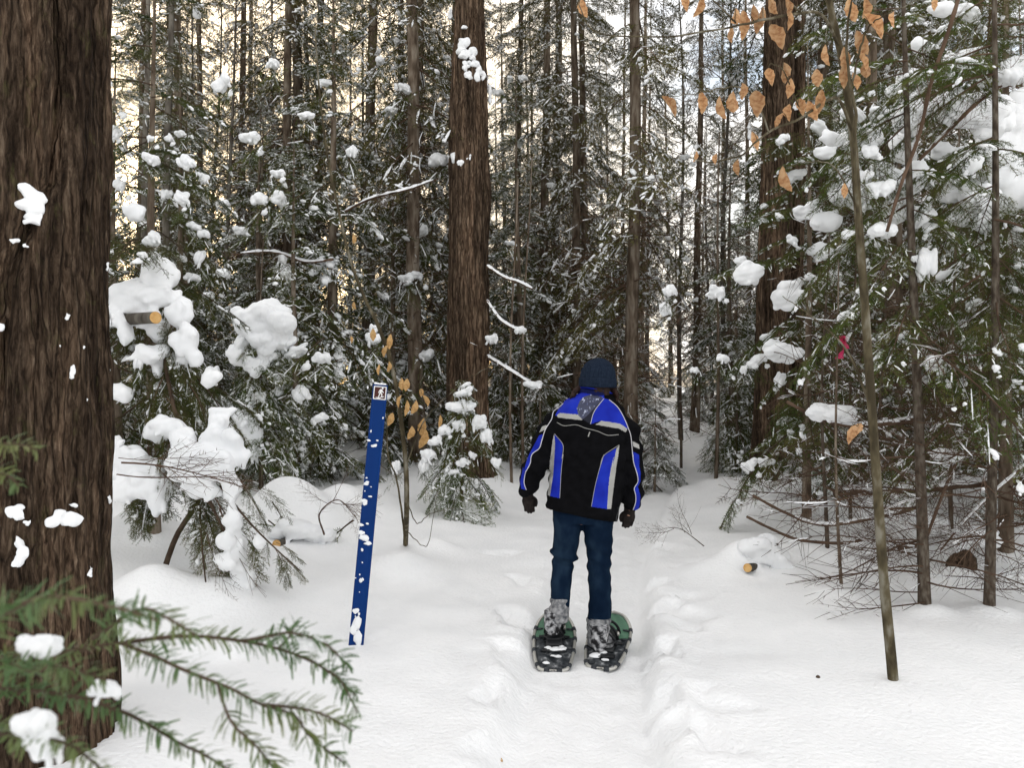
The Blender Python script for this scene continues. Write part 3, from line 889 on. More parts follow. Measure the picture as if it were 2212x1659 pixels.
def bare_tree(seed, H):
    rs = np.random.RandomState(seed); t = TreeMesh()
    z = np.linspace(-.2, H, 12); p = np.stack([.12 * np.sin(z * .5 + seed), .1 * np.cos(z * .4), z], -1)
    t.trunk.add(tube(p, .06 * np.linspace(1.1, .15, 12), n=7))
    for i in range(90):
        zz = rs.uniform(1.5, H); az = rs.rand() * 6.28; L = rs.uniform(.7, 2.0) * (1.15 - .6 * zz / H); pit = R(rs.uniform(5, 60))
        t.bough(DEADFAR[i % 3], frame([np.interp(zz, z, p[:, 0]), np.interp(zz, z, p[:, 1]), zz], [math.cos(az) * math.cos(pit), math.sin(az) * math.cos(pit), math.sin(pit)], s=(L, L, L), roll=rs.rand() * 6))
    return t
BARETREE = [tree_meshes(bare_tree(580 + i, H), "bare_tree", M_BARKG, wood=M_DEAD) for i, H in enumerate((10, 13))]

_pr = np.random.RandomState(77)
def stand(meshes, name, label, u, Y, s=1.0, group=None, cat="tree", rz=None):
    x = (u - 1105.5) / FPX * Y
    WELLS.append((x, Y, .12, .05))
    return plant(meshes, name, label, cat, x, Y, rz if rz is not None else _pr.rand() * 6.28, s, group, sink=.03, tilt=(_pr.uniform(-.02, .02), _pr.uniform(-.02, .02)))

G_FIR = "snowy firs of the understorey"
G_SPR = "tall spruces of the wood"
for (k, u, Y, s, lab) in [
    (1, 716, 11.6, 1.05, "snowy fir with a straight bare lower stem between blue post and snow-capped bush"),
    (2, 560, 13.5, 1.0, "dense dark fir behind the snow-capped bush left of the post"),
    (0, 845, 13.2, 1.0, "snowy fir directly behind the sapling with pale leaves"),
    (3, 640, 10.4, .85, "broad fir with loaded boughs reaching over the upper left middle"),
    (1, 905, 14.5, 1.0, "fir close left of the thick middle trunk, lower boughs loaded"),
    (0, 1110, 15.0, 1.0, "fir just right of the thick middle trunk"),
    (2, 1180, 18.0, 1.1, "slim fir behind the walker's left shoulder, far back"),
    (3, 1330, 17.0, 1.0, "dark fir rising behind the walker's cap"),
    (2, 1580, 14.0, .9, "fir just left of the furrowed trunk on the right"),
    (1, 1700, 13.8, 1.0, "fir behind the pair of furrowed trunks"),
    (2, 1800, 10.2, .85, "fir behind the beech sapling, boughs deep in snow"),
    (0, 1945, 9.0, .95, "fir behind the two slim bare stems on the right"),
    (3, 2080, 11.0, .9, "fir in the upper right corner behind heavy snow lumps"),
    (2, 2230, 8.4, .9, "fir cut off by the right edge of the view"),
    (0, 250, 9.5, 1.0, "fir close behind the huge left trunk"),
    (2, 380, 10.5, .95, "fir behind the bent snow-laden branches on the left"),
    (1, 1590, 23.5, .9, "fir closing off the far end of the path")]:
    stand(FIR[k % 3], "fir_tree", lab, u, Y, s, G_FIR)
for (k, u, Y, s, lab) in [
    (1, 900, 12.3, .95, "dark spruce stem just left of the thick middle trunk, forked shadowy base"),
    (0, 1362, 12.5, 1.05, "straight spruce stem rising just right of the walker's cap"),
    (2, 1246, 14.5, 1.0, "slim spruce stem rising just left of the walker's cap"),
    (3, 1168, 17.0, 1.0, "spruce stem between the middle trunk and the walker"),
    (2, 1872, 10.2, 1.0, "dark spruce stem at the back, left of the two slim bare stems"),
    (1, 1925, 13.0, 1.0, "spruce behind the slim stems at the right"),
    (0, 392, 16.0, 1.0, "slim spruce stem against the golden sky"),
    (2, 442, 18.0, 1.0, "thin spruce stem against the golden sky, right of its twin"),
    (3, 620, 16.0, 1.0, "spruce stem behind the snow-capped bush"),
    (0, 1500, 21.0, 1.0, "spruce by the bright gap at the end of the path"),
    (3, 2110, 14.0, 1.0, "tall spruce in the back at the upper right"),
    (1, 790, 15.5, 1.0, "tall spruce behind the top of the blue post")]:
    stand(SPRUCE[k % 3], "spruce_tree", lab, u, Y, s, G_SPR)
for (k, u, Y, s, lab) in [
    (1, 330, 13.0, 1.15, "grey bare trunk at the upper left, left one of a close pair"),
    (1, 372, 13.2, 1.25, "grey bare trunk at the upper left, right one of a close pair"),
    (0, 560, 8.9, .5, "short brown stem under the snow-capped bush"),
    (0, 1470, 15.0, .8, "thin leaning pole beside the far path"),
    (2, 1105, 11.2, .9, "thin stem right of the thick trunk's foot"),
    (2, 1130, 12.0, 1.0, "thin snow-plastered stem between trunk and walker"),
    (0, 1545, 12.0, .9, "thin pale pole left of the furrowed trunk"),
    (2, 1840, 8.0, .7, "thin dead stem behind the beech sapling's foot"),
    (2, 2060, 7.2, .8, "thin dead stem between the two slim bare stems")]:
    stand(POLE[k], "bare_pole", lab, u, Y, s, "bare stems", rz=.3)

for (k, u, Y, lab) in [(0, 415, 17, "bare fine-twigged tree against the golden sky, left one"), (1, 458, 20, "bare fine-twigged tree against the golden sky, middle one"), (0, 486, 15.5, "bare fine-twigged tree against the golden sky, right one"), (1, 1478, 19, "bare fine-twigged tree at the left side of the bright gap"),
                     (0, 1530, 24, "bare fine-twigged tree far back in the bright gap"), (1, 1572, 17.5, "bare fine-twigged tree at the right side of the bright gap"), (1, 762, 19, "bare fine-twigged tree behind the blue post"), (0, 940, 20, "bare fine-twigged tree just left of the thick middle trunk")]:
    stand(BARETREE[k], "bare_tree", lab, u, Y, 1.0, "bare broadleaf trees")
for (u, Y, s, lab) in [(1412, 12.2, 1.0, "low snowy fir right beside the walker's right arm, at the path's edge"), (1590, 12.6, 1.3, "low snowy fir left of the furrowed trunk's foot"), (1165, 12.6, 1.1, "low snowy fir left of the walker's shoulder"), (1105, 13.6, 1.5, "low snowy fir behind the thick trunk's foot"),
                      (1500, 25.0, 1.7, "low snowy fir in the middle of the far end of the path"), (1620, 16.5, 1.6, "low snowy fir behind the furrowed trunk's foot"), (1210, 16.0, 1.5, "low snowy fir in the gap left of the walker's head"),
                      (690, 10.6, 1.0, "low snowy fir at the foot of the straight stem left of the post"), (470, 11.5, 1.3, "low snowy fir behind the bowed branches")]:
    stand(SMALLFIR, "small_fir", lab, u, Y, s, "low firs along the path")

for (x, y, k, s) in [(-5.6, 5.2, 1, 1.0), (-7.4, 8.0, 0, 1.1), (-6.9, 3.0, 2, 1.0), (-9.8, 5.6, 1, 1.1), (-10.5, 10.0, 2, 1.2), (7.2, 6.0, 0, 1.0), (8.6, 9.2, 1, 1.1), (9.6, 4.6, 2, 1.1)]:
    plant(FIR[k], "fir_tree", "snowy fir deep in the crowded wood beyond the named trees", "tree", x, y, x * 3, s, "firs deep in the wood")

# the crowded wood behind
_fr = np.random.RandomState(5)
_used = []
n_far = 0
_land = [(-400, "the left edge"), (120, "the huge left trunk"), (345, "the pair of grey trunks"), (565, "the snow-capped bush"), (716, "the bare-stemmed fir"), (812, "the blue post"), (1010, "the thick middle trunk"), (1290, "the walker's cap"),
         (1510, "the bright gap over the path"), (1665, "the furrowed right trunk"), (1870, "the beech sapling"), (2000, "the left slim stem"), (2140, "the right slim stem"), (2600, "the right edge")]
_lab = {}
def far_label(kind, X, Y):
    u = 1105.5 + X / Y * FPX
    if Y > 24 or u < 0 or u > 2211: return None
    i = max(k for k in range(len(_land)) if _land[k][0] <= u)
    depth = "in front" if Y < 16.5 else ("in the second row" if Y < 20 else "in the third row")
    a, b_ = _land[i], _land[min(i + 1, len(_land) - 1)]
    fr = (u - a[0]) / max(1, b_[0] - a[0])
    w = "just right of %s" % a[1] if fr < .33 else ("just left of %s" % b_[1] if fr > .67 else "midway between %s and %s" % (a[1], b_[1]))
    s_ = "%s %s, %s" % (kind, depth, w)
    if len(s_.split()) > 16: return None
    if s_ in _lab: return None
    _lab[s_] = 1
    return s_
for tries in range(4000):
    Y = 13.5 + 36 * _fr.rand() ** 1.25
    X = _fr.uniform(-1, 1) * (.72 * Y + 3)
    dx = X - float(trail_x(min(Y, 24)))
    if abs(dx) < (2.1 if Y < 24 else .7): continue
    ua = 1105.5 + X / Y * FPX
    if (385 < ua < 500 or 735 < ua < 800) and Y < 22 and _fr.rand() < .5: continue
    if 1430 < ua < 1590 and Y < 30 and _fr.rand() < .6: continue
    if any((X - a) ** 2 + (Y - b) ** 2 < c for a, b, c in _used): continue
    _used.append((X, Y, 1.0 + .018 * Y))
    WELLS.append((X, Y, .15, .05))
    if _fr.rand() < .36:
        plant(FIR[_fr.randint(3)], "fir_tree", far_label("fir", X, Y) or "snowy fir deep in the crowded wood beyond the named trees", "tree", X, Y, _fr.rand() * 6.28, _fr.uniform(.75, 1.25), "firs deep in the wood", tilt=(_fr.uniform(-.03, .03), _fr.uniform(-.03, .03)))
    else:
        plant(SPRUCE[_fr.randint(3)], "spruce_tree", far_label("spruce", X, Y) or "tall snow-dusted spruce deep in the crowded wood", "tree", X, Y, _fr.rand() * 6.28, _fr.uniform(.8, 1.15), "spruces deep in the wood", tilt=(_fr.uniform(-.025, .025), _fr.uniform(-.025, .025)))
    n_far += 1
    if n_far >= 180: break

# ------------------------------------------------------------------ trees near the path
def between(t, proto, p0, p1, w=1.0, roll=0.0, snow=True):
    d = np.asarray(p1) - np.asarray(p0); L = np.linalg.norm(d)
    t.bough(proto, frame(p0, d, s=(L, L * w, L * .8), roll=roll), snow=snow)

def finish(t, o, bark, needle=M_NEEDLE, wood=M_TWIG):
    for nm, mb, m in (("trunk", t.trunk, bark), ("limbs", t.limbs, wood), ("crown", t.crown, needle), ("snow", t.snow, M_SNOW)):
        if mb.n: part(nm, mesh_of(nm, mb.arrays(), m, smooth=(nm != "crown")), o, kind="stuff" if nm != "trunk" else None)

def shift(t, p):
    for mb in (t.trunk, t.limbs, t.crown, t.snow):
        mb.v = [v + p for v in mb.v]
    return t

def near_tree(name, label, u, Y, t, bark, group=None, needle=M_NEEDLE, wood=M_TWIG):
    x = (u - 1105.5) / FPX * Y; g = gz(x, Y) - .02
    o = thing(name, label, "tree", (x, Y, g), group)
    WELLS.append((x, Y, .06, .05))
    shift(t, np.array([x, Y, g]))
    return o

# the two slim stems on the right: green and snowy above, dead twigs below
def slim(seed, H, r0, zlow, lean, dead_n):
    return conifer(seed, H, r0, zlow, HIB, rad_fir(1.0, .5), dz=.22, per=2, dead=DEADB, dead_to=zlow + .2, dead_len=.85, dead_n=dead_n, lean=lean, low_pitch=-28, sides=12, zmax=4.35)
t = slim(601, 6.0, .040, 1.95, (-.15, .1), 26)
slim_a = near_tree("slim_fir", "slim bare-stemmed fir, left of two on the right, dead twigs fanning low", 1996, 5.35, t, M_BARK, needle=M_NEEDLE2)
rs = np.random.RandomState(3)
for (u0, v0, u1, v1, dy) in [(2000, 1225, 1760, 1215, -.3), (2000, 1180, 1800, 1150, -.2), (1998, 1300, 1790, 1335, -.35), (1998, 1270, 1745, 1270, .1), (2003, 1310, 2150, 1365, -.2), (2000, 1120, 1790, 1060, .2),
                             (1995, 1040, 1780, 980, .2), (1995, 960, 1800, 900, 0), (2000, 1000, 2180, 940, .1), (2000, 850, 1770, 820, .2), (2000, 900, 2190, 800, -.1), (1998, 780, 1800, 730, .1), (2000, 740, 2200, 650, .2),
                             (1995, 1080, 1640, 1120, .4), (2000, 700, 1720, 690, .1)]:
    between(t, DEADB[rs.randint(4)], at(u0, v0, 5.37), at(u1, v1, 5.37 + dy), .8, rs.rand() * 6)
finish(t, slim_a, M_SLIM, M_NEEDLE2, M_DEAD)
t = slim(607, 6.5, .034, 1.75, (.05, 0), 24)
slim_b = near_tree("slim_fir", "slim bare-stemmed fir, the right one of two, close to the right edge", 2139, 5.3, t, M_BARK, needle=M_NEEDLE2)
for (u0, v0, u1, v1, dy) in [(2140, 1150, 2000, 1230, -.3), (2140, 1090, 2260, 1010, .1), (2140, 1040, 1900, 1110, -.1), (2140, 960, 2000, 870, .3), (2140, 900, 2290, 830, .1), (2140, 800, 1960, 740, -.2), (2140, 1200, 2280, 1240, .2),
                             (2140, 1140, 2300, 1120, -.2), (2142, 1000, 2300, 960, 0), (2140, 740, 1900, 700, .2), (2140, 860, 1930, 960, .2)]:
    between(t, DEADB[rs.randint(4)], at(u0, v0, 5.3), at(u1, v1, 5.3 + dy), .8, rs.rand() * 6)
finish(t, slim_b, M_SLIM, M_NEEDLE2, M_DEAD)

# two dead saplings that fill the right side with brown twigs
for (u, Y, sd, lab) in [(1782, 6.9, 71, "dead twiggy sapling behind the wedge of snow on the right"), (1905, 7.4, 72, "dead twiggy sapling between the beech and the left slim stem")]:
    t = TreeMesh(); rs = np.random.RandomState(sd)
    zz = np.linspace(-.1, 2.9, 12); t.trunk.add(tube(np.stack([.03 * np.sin(zz * 2 + sd), .02 * np.cos(zz), zz], -1), np.linspace(.02, .006, 12), n=8))
    for i in range(34):
        z = rs.uniform(.3, 2.7); az = rs.rand() * 6.28; L = rs.uniform(.4, 1.1); pit = R(rs.uniform(-30, 15))
        t.bough(DEADB[rs.randint(4)], frame([0, 0, z], [math.cos(az) * math.cos(pit), math.sin(az) * math.cos(pit), math.sin(pit)], s=(L, L, L), roll=rs.rand() * 6))
    o = near_tree("dead_sapling", lab, u, Y, t, M_BARK)
    finish(t, o, M_SLIM, M_NEEDLE2, M_DEAD)

# snow-laden fir whose boughs hang in from the right edge
t = conifer(611, 6.2, .06, 1.5, HIB, rad_fir(1.55, .5), dz=.2, per=2, dead=DEADB, dead_to=1.8, dead_len=1.2, dead_n=26, low_pitch=-22, zmax=4.9)
laden = near_tree("laden_fir", "fir buried under great pillows of snow at the upper right", 2170, 6.6, t, M_BARK, needle=M_NEEDLE2)
finish(t, laden, M_BARK, M_NEEDLE2, M_DEAD)
pillows(laden, [(u, v, w * 1.05, h * 1.05, 6.2 + .25 * math.sin(u)) for (u, v, w, h) in [(2085, 240, 150, 80), (2140, 260, 100, 90), (2052, 135, 38, 62), (2175, 320, 130, 120), (2120, 385, 120, 90), (2190, 410, 140, 100), (2085, 350, 70, 60), (2105, 470, 130, 44), (2130, 490, 70, 36), (2150, 440, 130, 60),
                     (1960, 250, 60, 90), (1950, 320, 55, 80), (1965, 390, 60, 80), (1985, 170, 70, 46), (1930, 200, 46, 36), (1998, 240, 32, 34), (2200, 150, 60, 60), (2195, 520, 30, 46), (2110, 430, 90, 60), (2040, 20, 70, 30), (2090, 30, 60, 24), (2200, 230, 60, 60), (1800, 300, 60, 40), (1832, 420, 90, 66), (1782, 480, 70, 46), (1872, 300, 70, 56), (1902, 380, 80, 60), (1850, 500, 60, 30), (1932, 450, 60, 80), (1962, 180, 50, 80), (1985, 470, 60, 60), (2042, 330, 60, 40), (2052, 420, 60, 50), (1840, 250, 50, 30), (1990, 100, 60, 40), (2100, 120, 70, 40)]], .022, 1)
for (u, v, w, h) in [(1904, 497, 56, 36), (2000, 572, 42, 76), (2022, 790, 60, 46), (1975, 560, 16, 18), (1880, 330, 40, 32), (1900, 410, 60, 46), (1872, 380, 26, 26)]:
    clump(slim_a, u, v, w, h, 5.35)

# fir leaning in over the path from the right, with lumps of snow
t = conifer(613, 5.2, .05, 1.0, HIB, rad_fir(1.15, .6), dz=.23, per=2, low_pitch=-24, zmax=4.6)
hang = near_tree("hanging_fir", "fir with bright green tips and round snow lumps in front of the furrowed trunks", 1745, 8.2, t, M_BARK, needle=M_NEEDLE2)
finish(t, hang, M_BARK, M_NEEDLE2)
pillows(hang, [(u, v, w, h, 7.85 + .25 * math.sin(u * 3)) for (u, v, w, h) in [(1698, 640, 76, 66), (1720, 615, 40, 30), (1612, 590, 60, 62), (1605, 570, 40, 30), (1545, 632, 40, 36), (1437, 670, 28, 34), (1447, 630, 26, 30), (1692, 765, 84, 46), (1665, 752, 50, 36), (1634, 779, 46, 24),
                     (1684, 820, 24, 34), (1560, 775, 30, 22), (1605, 800, 16, 24), (1770, 545, 46, 40), (1832, 380, 60, 50), (1740, 460, 60, 40), (1780, 330, 50, 34), (1710, 520, 30, 20), (1800, 600, 36, 40), (1655, 1000, 36, 22),
                     (1620, 1005, 40, 26), (1500, 800, 20, 16), (1840, 330, 40, 30), (1770, 280, 46, 28), (1720, 380, 40, 26), (1690, 300, 30, 20), (1750, 600, 26, 20), (1900, 250, 50, 36)]], .019, 6)

# fir beside the huge trunk, lumps of snow all over
t = conifer(621, 5.4, .055, 1.15, HIB, rad_fir(1.15, .5), dz=.21, per=2, low_pitch=-30, zmax=4.7)
leftfir = near_tree("loaded_fir", "fir hung with many small snow lumps just right of the huge left trunk", 330, 6.7, t, M_BARK)
finish(t, leftfir, M_BARK)
pillows(leftfir, [(u, v, w * .9, h * .85, 6.4 + .2 * math.sin(u * 5)) for (u, v, w, h) in [(332, 348, 36, 22), (325, 345, 44, 30), (403, 352, 40, 46), (393, 430, 40, 46), (325, 300, 20, 18), (365, 300, 20, 26), (420, 490, 34, 24), (440, 385, 26, 30), (295, 610, 30, 24), (265, 250, 20, 20),
                     (440, 505, 30, 22), (480, 180, 50, 34), (415, 600, 40, 26), (290, 460, 60, 60), (330, 520, 44, 40), (390, 290, 30, 20), (250, 290, 30, 46), (430, 560, 26, 50), (360, 420, 30, 26), (258, 400, 26, 40), (345, 600, 20, 20)]], .018, 5)

# branches bowed right down by snow, left
t = TreeMesh()
x0, y0 = at(345, 1240, 5.9)[:2]
bowed = thing("bowed_fir", "young fir bowed over under thick snow, between the huge trunk and the blue post", "tree", (x0, y0, gz(x0, y0)))
stem = curve_pts([np.array([x0, y0, gz(x0, y0) - .1]), at(380, 1160, 5.85), at(425, 1085, 5.8), at(440, 1010, 5.8), at(415, 950, 5.85), at(380, 900, 6.0), at(345, 720, 6.2), at(330, 600, 6.3)], 26)
t.trunk.add(tube(stem, np.linspace(.022, .012, 26), n=9))
t.trunk.add(tube(curve_pts([at(430, 1085, 5.75), at(438, 1200, 5.6), at(450, 1300, 5.5), at(462, 1355, 5.4)], 14), np.linspace(.008, .003, 14), n=6))
t.trunk.add(tube(curve_pts([at(440, 1060, 5.75), at(500, 1180, 5.6), at(530, 1260, 5.6), at(545, 1310, 5.6)], 14), np.linspace(.012, .006, 14), n=6))
t.trunk.add(tube(curve_pts([at(475, 1050, 5.7), at(540, 1130, 5.5), at(600, 1190, 5.4), at(650, 1235, 5.35)], 14), np.linspace(.009, .003, 14), n=6))
rs = np.random.RandomState(9)
for (a, b, w, pr) in [((420, 960, 5.85), (500, 1120, 5.7), .9, HIB), ((430, 1060, 5.8), (520, 1290, 5.6), .8, BAREB), ((420, 1050, 5.85), (480, 1230, 5.7), .8, BAREB), ((470, 1080, 5.75), (545, 1270, 5.65), .6, BAREB),
                      ((400, 940, 5.9), (360, 1080, 5.8), .8, HIB), ((320, 960, 6.0), (335, 1160, 5.9), .7, BAREB), ((300, 950, 6.0), (290, 1120, 5.9), .8, HIB), ((370, 900, 6.0), (300, 1060, 6.0), .9, HIB),
                      ((540, 1130, 5.5), (590, 1130, 5.5), .8, BAREB), ((600, 1190, 5.42), (668, 1250, 5.35), .8, BAREB), ((590, 1180, 5.45), (640, 1262, 5.4), .8, BAREB), ((545, 1150, 5.5), (560, 1230, 5.5), .7, BAREB),
                      ((520, 1040, 5.6), (590, 1140, 5.5), .5, BAREB), ((440, 990, 5.8), (380, 1110, 5.75), .9, BAREB), ((345, 740, 6.2), (300, 880, 6.1), .8, HIB), ((345, 760, 6.2), (420, 900, 6.0), .9, HIB), ((340, 700, 6.2), (260, 850, 6.1), .9, HIB),
                      ((350, 660, 6.2), (440, 800, 6.0), .8, HIB), ((345, 800, 6.1), (270, 960, 6.1), .8, HIB), ((330, 640, 6.2), (250, 760, 6.2), .8, HIB), ((360, 860, 6.0), (450, 960, 5.9), .9, HIB), ((400, 820, 6.1), (480, 900, 6.0), .7, HIB)]:
    between(t, pr[rs.randint(len(pr))], at(*a), at(*b), w, rs.uniform(-.4, .4))
    for k in range(1):
        j0 = rs.normal(size=3) * .05; between(t, BAREB[rs.randint(3)], at(*a) + j0, at(*b) + j0 * 2 + rs.normal(size=3) * .06, w * .9, rs.uniform(-.8, .8))
for (a, b) in [((260, 1000, 5.3), (560, 1010, 5.1)), ((250, 1020, 5.3), (540, 1050, 5.1)), ((255, 985, 5.3), (480, 1000, 5.2)), ((450, 1150, 5.5), (500, 1330, 5.4)), ((470, 1100, 5.6), (540, 1300, 5.4))]:
    between(t, DEADB[rs.randint(4)], at(*a), at(*b), .5, rs.rand() * 6, snow=False)
finish(t, bowed, M_TWIG, M_NEEDLE, M_DEAD)
pillows(bowed, [(348, 596, 82, 92, 6.2), (325, 560, 40, 30, 6.2), (350, 640, 74, 64, 6.1), (310, 620, 40, 40, 6.2), (285, 655, 104, 76, 6.1), (320, 690, 60, 50, 6.1), (258, 640, 40, 50, 6.1), (238, 690, 36, 50, 6.0), (345, 715, 40, 60, 6.15), (270, 720, 40, 80, 6.0),
                        (385, 680, 50, 80, 6.05), (405, 735, 56, 80, 6.0), (422, 775, 34, 50, 6.0), (320, 768, 84, 50, 6.0), (385, 780, 50, 44, 6.1), (452, 820, 44, 46, 5.95), (260, 850, 60, 46, 6.0), (340, 790, 26, 70, 6.1),
                        (370, 925, 80, 56, 5.85), (340, 930, 60, 60, 5.9), (400, 985, 90, 80, 5.7), (460, 960, 70, 80, 5.7), (432, 1010, 130, 90, 5.65), (480, 1010, 60, 80, 5.6), (395, 950, 60, 60, 5.75), (470, 920, 46, 60, 5.75), (500, 960, 50, 70, 5.7),
                        (440, 1060, 90, 50, 5.65), (520, 985, 40, 60, 5.7), (280, 1000, 80, 90, 5.9), (310, 1050, 80, 70, 5.85), (345, 1070, 50, 90, 5.85), (270, 1060, 60, 70, 5.85), (480, 890, 60, 30, 5.8), (330, 1010, 60, 60, 5.9),
                        (500, 1060, 46, 70, 5.6), (505, 1120, 44, 80, 5.55), (490, 1170, 40, 50, 5.5), (515, 1190, 46, 110, 5.6), (525, 1250, 50, 80, 5.65), (490, 1215, 50, 46, 5.5), (560, 1170, 36, 50, 5.5), (300, 780, 20, 40, 6.0), (250, 960, 30, 40, 5.9)], .019, 2)

# cut stub held in the snow of the bowed fir
def cut_stub(name, label, p0, p1, r, group=None):
    o = thing(name, label, "branch", tuple(p0), group)
    part("bark", mesh_of("bark", tube(curve_pts([p0, p1], 6), [r, r * .97, r * 1.02, r, r * .98, r], n=16, cap=False), M_BARKG), o)
    d = (p1 - p0) / np.linalg.norm(p1 - p0)
    a = np.cross(d, [0, 0, 1]); a /= np.linalg.norm(a); b = np.cross(a, d)
    th = np.linspace(0, 2 * math.pi, 18, endpoint=False)
    ring = p1 + d * .001 + r * .99 * (np.cos(th)[:, None] * a + np.sin(th)[:, None] * b)
    v = np.concatenate([ring, [p1 + d * .002]]); f = np.array([[18, i, (i + 1) % 18] for i in range(18)])
    part("cut_face", mesh_of("cut_face", (v, f), M_CUT), o)
    return o
cut_stub("cut_branch", "sawn branch stub with an orange cut end under a snow lump, beside the huge trunk", at(262, 690, 6.15), at(336, 686, 5.75), .045)
cut_stub("cut_branch", "small sawn log end poking from a snow hump left of the blue post", at(665, 1168, 7.6), at(597, 1176, 6.9), .040)
ly = ground_at(1622, 1240)
lg = cut_stub("cut_branch", "small sawn log end poking out under a snow hump right of the path", at(1662, 1222, ly + .55), at(1614, 1227, ly - .02), .036)
pillows(lg, [(1645, 1192, 96, 62, ly + .25), (1672, 1206, 70, 60, ly + .3), (1690, 1225, 60, 50, ly + .2)], .02, 9)

clump(bowed, 640, 1148, 110, 56, 7.2, depth=.4); clump(bowed, 690, 1160, 70, 40, 7.3, depth=.3)
# fir with a great round cap of snow
t = conifer(631, 2.25, .03, .35, MIDB, rad_fir(.85, .45), dz=.17, per=3, low_pitch=-35, top_pitch=-18)
cap = near_tree("capped_fir", "small fir wearing one great round cap of snow, left of the blue post", 565, 9.0, t, M_BARK, needle=M_NEEDLE2)
finish(t, cap, M_BARK, M_NEEDLE2)
pillows(cap, [(*q, 8.8) for q in [(568, 702, 124, 92), (582, 735, 100, 60), (600, 710, 80, 90), (545, 690, 70, 70), (575, 670, 70, 50), (512, 770, 36, 50), (555, 790, 60, 50), (570, 770, 40, 40), (640, 760, 60, 24), (620, 745, 50, 30), (590, 770, 24, 24), (695, 775, 40, 30), (520, 740, 30, 40),
                     (530, 905, 70, 50), (545, 940, 60, 50), (500, 920, 40, 40), (550, 980, 30, 40), (650, 850, 36, 40), (560, 860, 30, 30), (690, 905, 40, 24), (600, 820, 20, 20), (455, 810, 36, 40), (480, 870, 40, 36)]], .026, 3)

# small fir in front of the thick middle trunk
t = conifer(641, 1.55, .024, .32, MIDB, rad_fir(.80, .6), dz=.13, per=2, low_pitch=-46, top_pitch=-15)
sm = near_tree("small_fir", "small drooping fir capped with snow, between the blue post and the walker", 996, 9.2, t, M_BARK)
finish(t, sm, M_BARK, M_NEEDLE2)
pillows(sm, [(u, v, w * .8, h * .62, 8.95) for (u, v, w, h) in [(1002, 850, 60, 34), (985, 880, 60, 50), (1010, 880, 50, 40), (990, 920, 40, 50), (1035, 915, 40, 60), (1050, 945, 36, 60), (960, 930, 36, 40), (1005, 832, 30, 16), (925, 985, 40, 60), (915, 1010, 30, 50), (1000, 1000, 36, 36),
                     (1020, 985, 24, 30), (940, 955, 40, 40), (1070, 1000, 30, 40), (980, 1020, 30, 24)]], .021, 4)

# snow hanging in the boughs of the middle distance
mid_host = {}
for (o) in list(COL.objects):
    if o.get("group") == G_FIR: mid_host[o["label"]] = o
def host(u, Y):
    best = None; bd = 1e9
    for o in mid_host.values():
        l = o.location; du = abs((u - 1105.5) / FPX * l[1] - l[0]) + .35 * abs(l[1] - Y)
        if du < bd: bd = du; best = o
    return best
for (u, v, w, h, Y) in [(600, 375, 44, 26, 10.0), (603, 432, 60, 50, 10), (590, 140, 50, 30, 10), (560, 430, 50, 40, 10), (620, 590, 40, 60, 10.5), (610, 560, 40, 40, 10.5), (540, 300, 60, 40, 10.5), (520, 500, 50, 30, 10.5),
                        (910, 500, 56, 46, 12.5), (805, 735, 50, 46, 9.5), (808, 712, 30, 34, 9.5), (920, 768, 60, 40, 12), (878, 602, 50, 34, 12), (900, 596, 40, 26, 12), (855, 1010, 36, 44, 8.8), (945, 345, 60, 40, 12), (870, 190, 50, 30, 12),
                        (845, 240, 60, 24, 12), (760, 330, 40, 40, 11), (1102, 526, 36, 16, 13), (1125, 715, 26, 22, 12.5), (1100, 172, 20, 26, 14), (1075, 200, 34, 22, 14), (1120, 310, 26, 24, 14), (700, 800, 40, 24, 11), (660, 900, 60, 30, 11),
                        (1130, 170, 30, 20, 14), (880, 610, 30, 20, 12), (480, 590, 40, 30, 10), (450, 640, 40, 30, 10), (790, 470, 40, 26, 12), (830, 640, 30, 24, 12), (1290, 590, 30, 20, 15), (1320, 480, 30, 22, 15), (1480, 340, 30, 20, 13),
                        (1480, 560, 26, 20, 13), (1440, 640, 22, 20, 13), (1190, 400, 24, 16, 15), (700, 180, 40, 24, 11), (820, 130, 36, 22, 12), (660, 250, 50, 24, 10.5), (480, 440, 44, 26, 10.5)]:
    hst = host(u, Y)
    k = _ci[0]; _ci[0] += 1
    o = bpy.data.objects.new("snow_clump", CLUMPS[k % len(CLUMPS)]); COL.objects.link(o)
    o.parent = hst; p = at(u, v, Y); sw, sh = .78 * w / FPX * Y, .72 * h / FPX * Y
    hst_m = Matrix.LocRotScale(hst.location, hst.rotation_euler, hst.scale)
    o.matrix_parent_inverse = hst_m.inverted()
    sprig(hst, None, at(u, v, Y), w / FPX * Y, h / FPX * Y, np.random.RandomState(k))
    o.location = tuple(p); o.scale = (sw, sw * .7, sh); o.rotation_euler = (0, 0, k)

for tree, t in SPRIGS.values():
    M = Matrix.LocRotScale(tree.location, tree.rotation_euler, tree.scale).inverted()
    for nm, mb, m in (("limbs", t.limbs, M_TWIG), ("crown", t.crown, M_NEEDLE2), ("snow", t.snow, M_SNOW)):
        me = mesh_of(nm, mb.arrays(), m, smooth=(nm != "crown")); me.transform(M)
        o = bpy.data.objects.new(nm, me); COL.objects.link(o); o.parent = tree; o["kind"] = "stuff"

